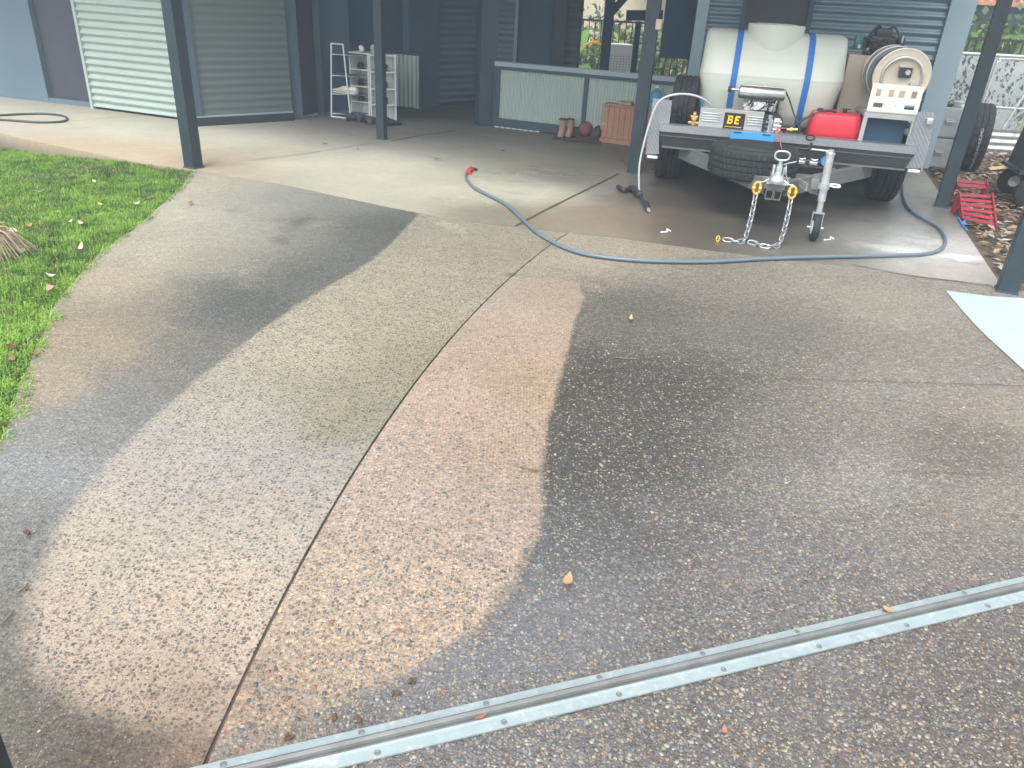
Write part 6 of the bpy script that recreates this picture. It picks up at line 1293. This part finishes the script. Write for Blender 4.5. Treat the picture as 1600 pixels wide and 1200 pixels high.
q = G(1524, 268); t = thing('big_tyre', 'large worn black tyre standing upright behind the right carport post', 'tyre', (q[0], q[1] + .25, -.04), 0); mb = MB(); tyre(mb, (0, 0, .345), (.93, -.37, 0), .345, .25, .20, 96); mb.build('tread', M['rubber'], t, 25)
ct = thing('hanging_chain', 'short zinc chain draped down the big upright tyre', 'chain', (q[0], q[1] + .25, -.04)); nn_ = np.array([-.37, -.93, 0])
P = [tuple(nn_ * (math.sqrt(max(0, .345 ** 2 - (z - .345) ** 2)) + .015) + np.array([.02 + .06 * (.5 - z), 0, z])) for z in (.47, .40, .33, .25, .16, .08, .03)]; chain(P, ct, .95, .034)
# red ramps
def ramp_thing(pts, lb, rungs=6, back=True):
    tl, tr_, br, bl = [np.array(p) for p in pts]; o = tuple((bl * (1, 1, 0))); t = thing('car_ramp', lb, 'ramp', o, 0, 'crimson steel car ramps')
    for a_, b_ in ((tl, bl), (tr_, br)): mb = MB(o); mb.beam(a_, b_, .012, .045, bev=.002); mb.build('side_rail', M['redsteel'], t)
    for k in range(rungs): f0 = (k + .12) / rungs; f1 = (k + .74) / rungs; A_, B_ = lerp(tl, bl, (f0 + f1) / 2), lerp(tr_, br, (f0 + f1) / 2); wv = np.linalg.norm(bl - tl) * (f1 - f0); mb = MB(o); dd = (bl - tl) / np.linalg.norm(bl - tl); up = np.cross(B_ - A_, dd); up /= np.linalg.norm(up); mb.beam(A_, B_, wv, .008, up if up[2] > 0 else -up); mb.build('rung', M['redsteel'], t)
    for a_ in (tl, tr_): mb = MB(o); mb.beam(a_, a_ * (1, 1, 0), .018, .03, (1, 0, 0)); mb.build('leg', M['redsteel'], t)
    for a_, b_ in ((tl, bl), (tr_, br)): m_ = lerp(a_, b_, .5); mb = MB(o); mb.beam(m_, lerp(a_ * (1, 1, 0), m_ * (1, 1, 0), .3), .010, .02, (1, 0, 0)); mb.build('brace', M['redsteel'], t)
    return t
ramp_thing([G(1498, 302, .16), G(1549, 304, .16), G(1556, 356, .0), G(1503, 344, .0)], 'near crimson ramp with slotted rungs sloping down to the litter')
ramp_thing([G(1493, 280, .17), G(1541, 284, .17), G(1543, 296, .13), G(1496, 293, .14)], 'far crimson ramp tipped behind the near one', 2)
mb = MB(); mb.tube(smooth_path([G(*p, .01) for p in ((1497, 340), (1503, 348), (1508, 345), (1504, 352), (1511, 358), (1502, 350), (1510, 350))], 4), .007, 6); tag(mb.build('blue_rope', M['skyblue'], None, 60), 'short end of bright blue rope at the foot of the near ramp', 'rope')
mb = MB(); mb.add([tuple(G(*p, z)) for z in (.012, .008) for p in ((1543, 262), (1583, 256), (1578, 262), (1548, 266))], [(0, 1, 2, 3), (4, 7, 6, 5), (0, 4, 5, 1), (1, 5, 6, 2), (2, 6, 7, 3), (3, 7, 4, 0)]); tag(mb.build('cardboard_sheet', M['cardboard']), 'flat piece of cardboard on the litter beside the big tyre', 'cardboard')
q = G(1592, 268); t = thing('cardboard_box', 'small open cardboard box against the black cart', 'box', (q[0], q[1] + .1, -.03), .5); MB().boxp((-.08, -.06, 0), (.08, .06, .11)).build('box_body', M['cardboard'], t); MB().box((0, -.07, .10), (.16, .05, .004), None).build('flap', M['cardboard'], t)
q = G(1603, 318); t = thing('garden_cart', 'black garden cart with rubber wheel cut by the right edge', 'cart', (q[0], q[1], -.03), -.25)
MB().add([(-.10, 0, .30), (.75, 0, .30), (.75, .5, .30), (-.10, .5, .30), (-.02, -.08, .72), (.85, -.08, .72), (.85, .6, .72), (-.02, .6, .72)], [(0, 3, 2, 1), (4, 5, 6, 7), (0, 1, 5, 4), (1, 2, 6, 5), (2, 3, 7, 6), (3, 0, 4, 7)]).build('tub', M['tray_dark'], t)
MB().boxp((-.14, -.02, .27), (.8, .52, .299)).build('frame', M['blackp'], t)
for x, y in ((.0, -.02), (.0, .5), (.65, -.02), (.65, .5)):
    mb = MB(); mb.lathe((x, y, .13), (0, 1, 0), [(.05, -.03), (.10, -.035), (.125, -.025), (.13, 0), (.125, .025), (.10, .035), (.05, .03)], 24); wh = mb.build('wheel', M['rubber'], t, 50); mb = MB(); mb.lathe((x, y, .13), (0, 1, 0), [(0, -.02), (.05, -.025), (.055, 0), (.05, .025), (0, .02)], 16); mb.build('hub', M['galv'], wh, 50)
    mb = MB(); mb.beam((x, y, .13), (x, y, .27), .02, .02, (0, 1, 0)); mb.build('strut', M['blackp'], t)

hz, nt, b = new_mat('veil_haze'); nt.nodes.remove(b)  # haze volume added to give the lens veil over far things
pv_ = nt.nodes.new('ShaderNodeVolumePrincipled'); pv_.inputs['Color'].default_value = (.72, .88, 1.0, 1); pv_.inputs['Density'].default_value = HAZE
nt.links.new(pv_.outputs[0], nt.nodes['Material Output'].inputs['Volume'])
mb = MB(); mb.boxp((-320, -120, -1.2), (320, 620, 5.2)); hzo = mb.build('added_haze', hz); tag(hzo, kind='stuff'); hzo['label'] = 'added thin bluish veil between the camera and the house'
scene.render.resolution_x, scene.render.resolution_y = 1024, 768
scene.cycles.samples = 96; scene.cycles.use_denoising = True
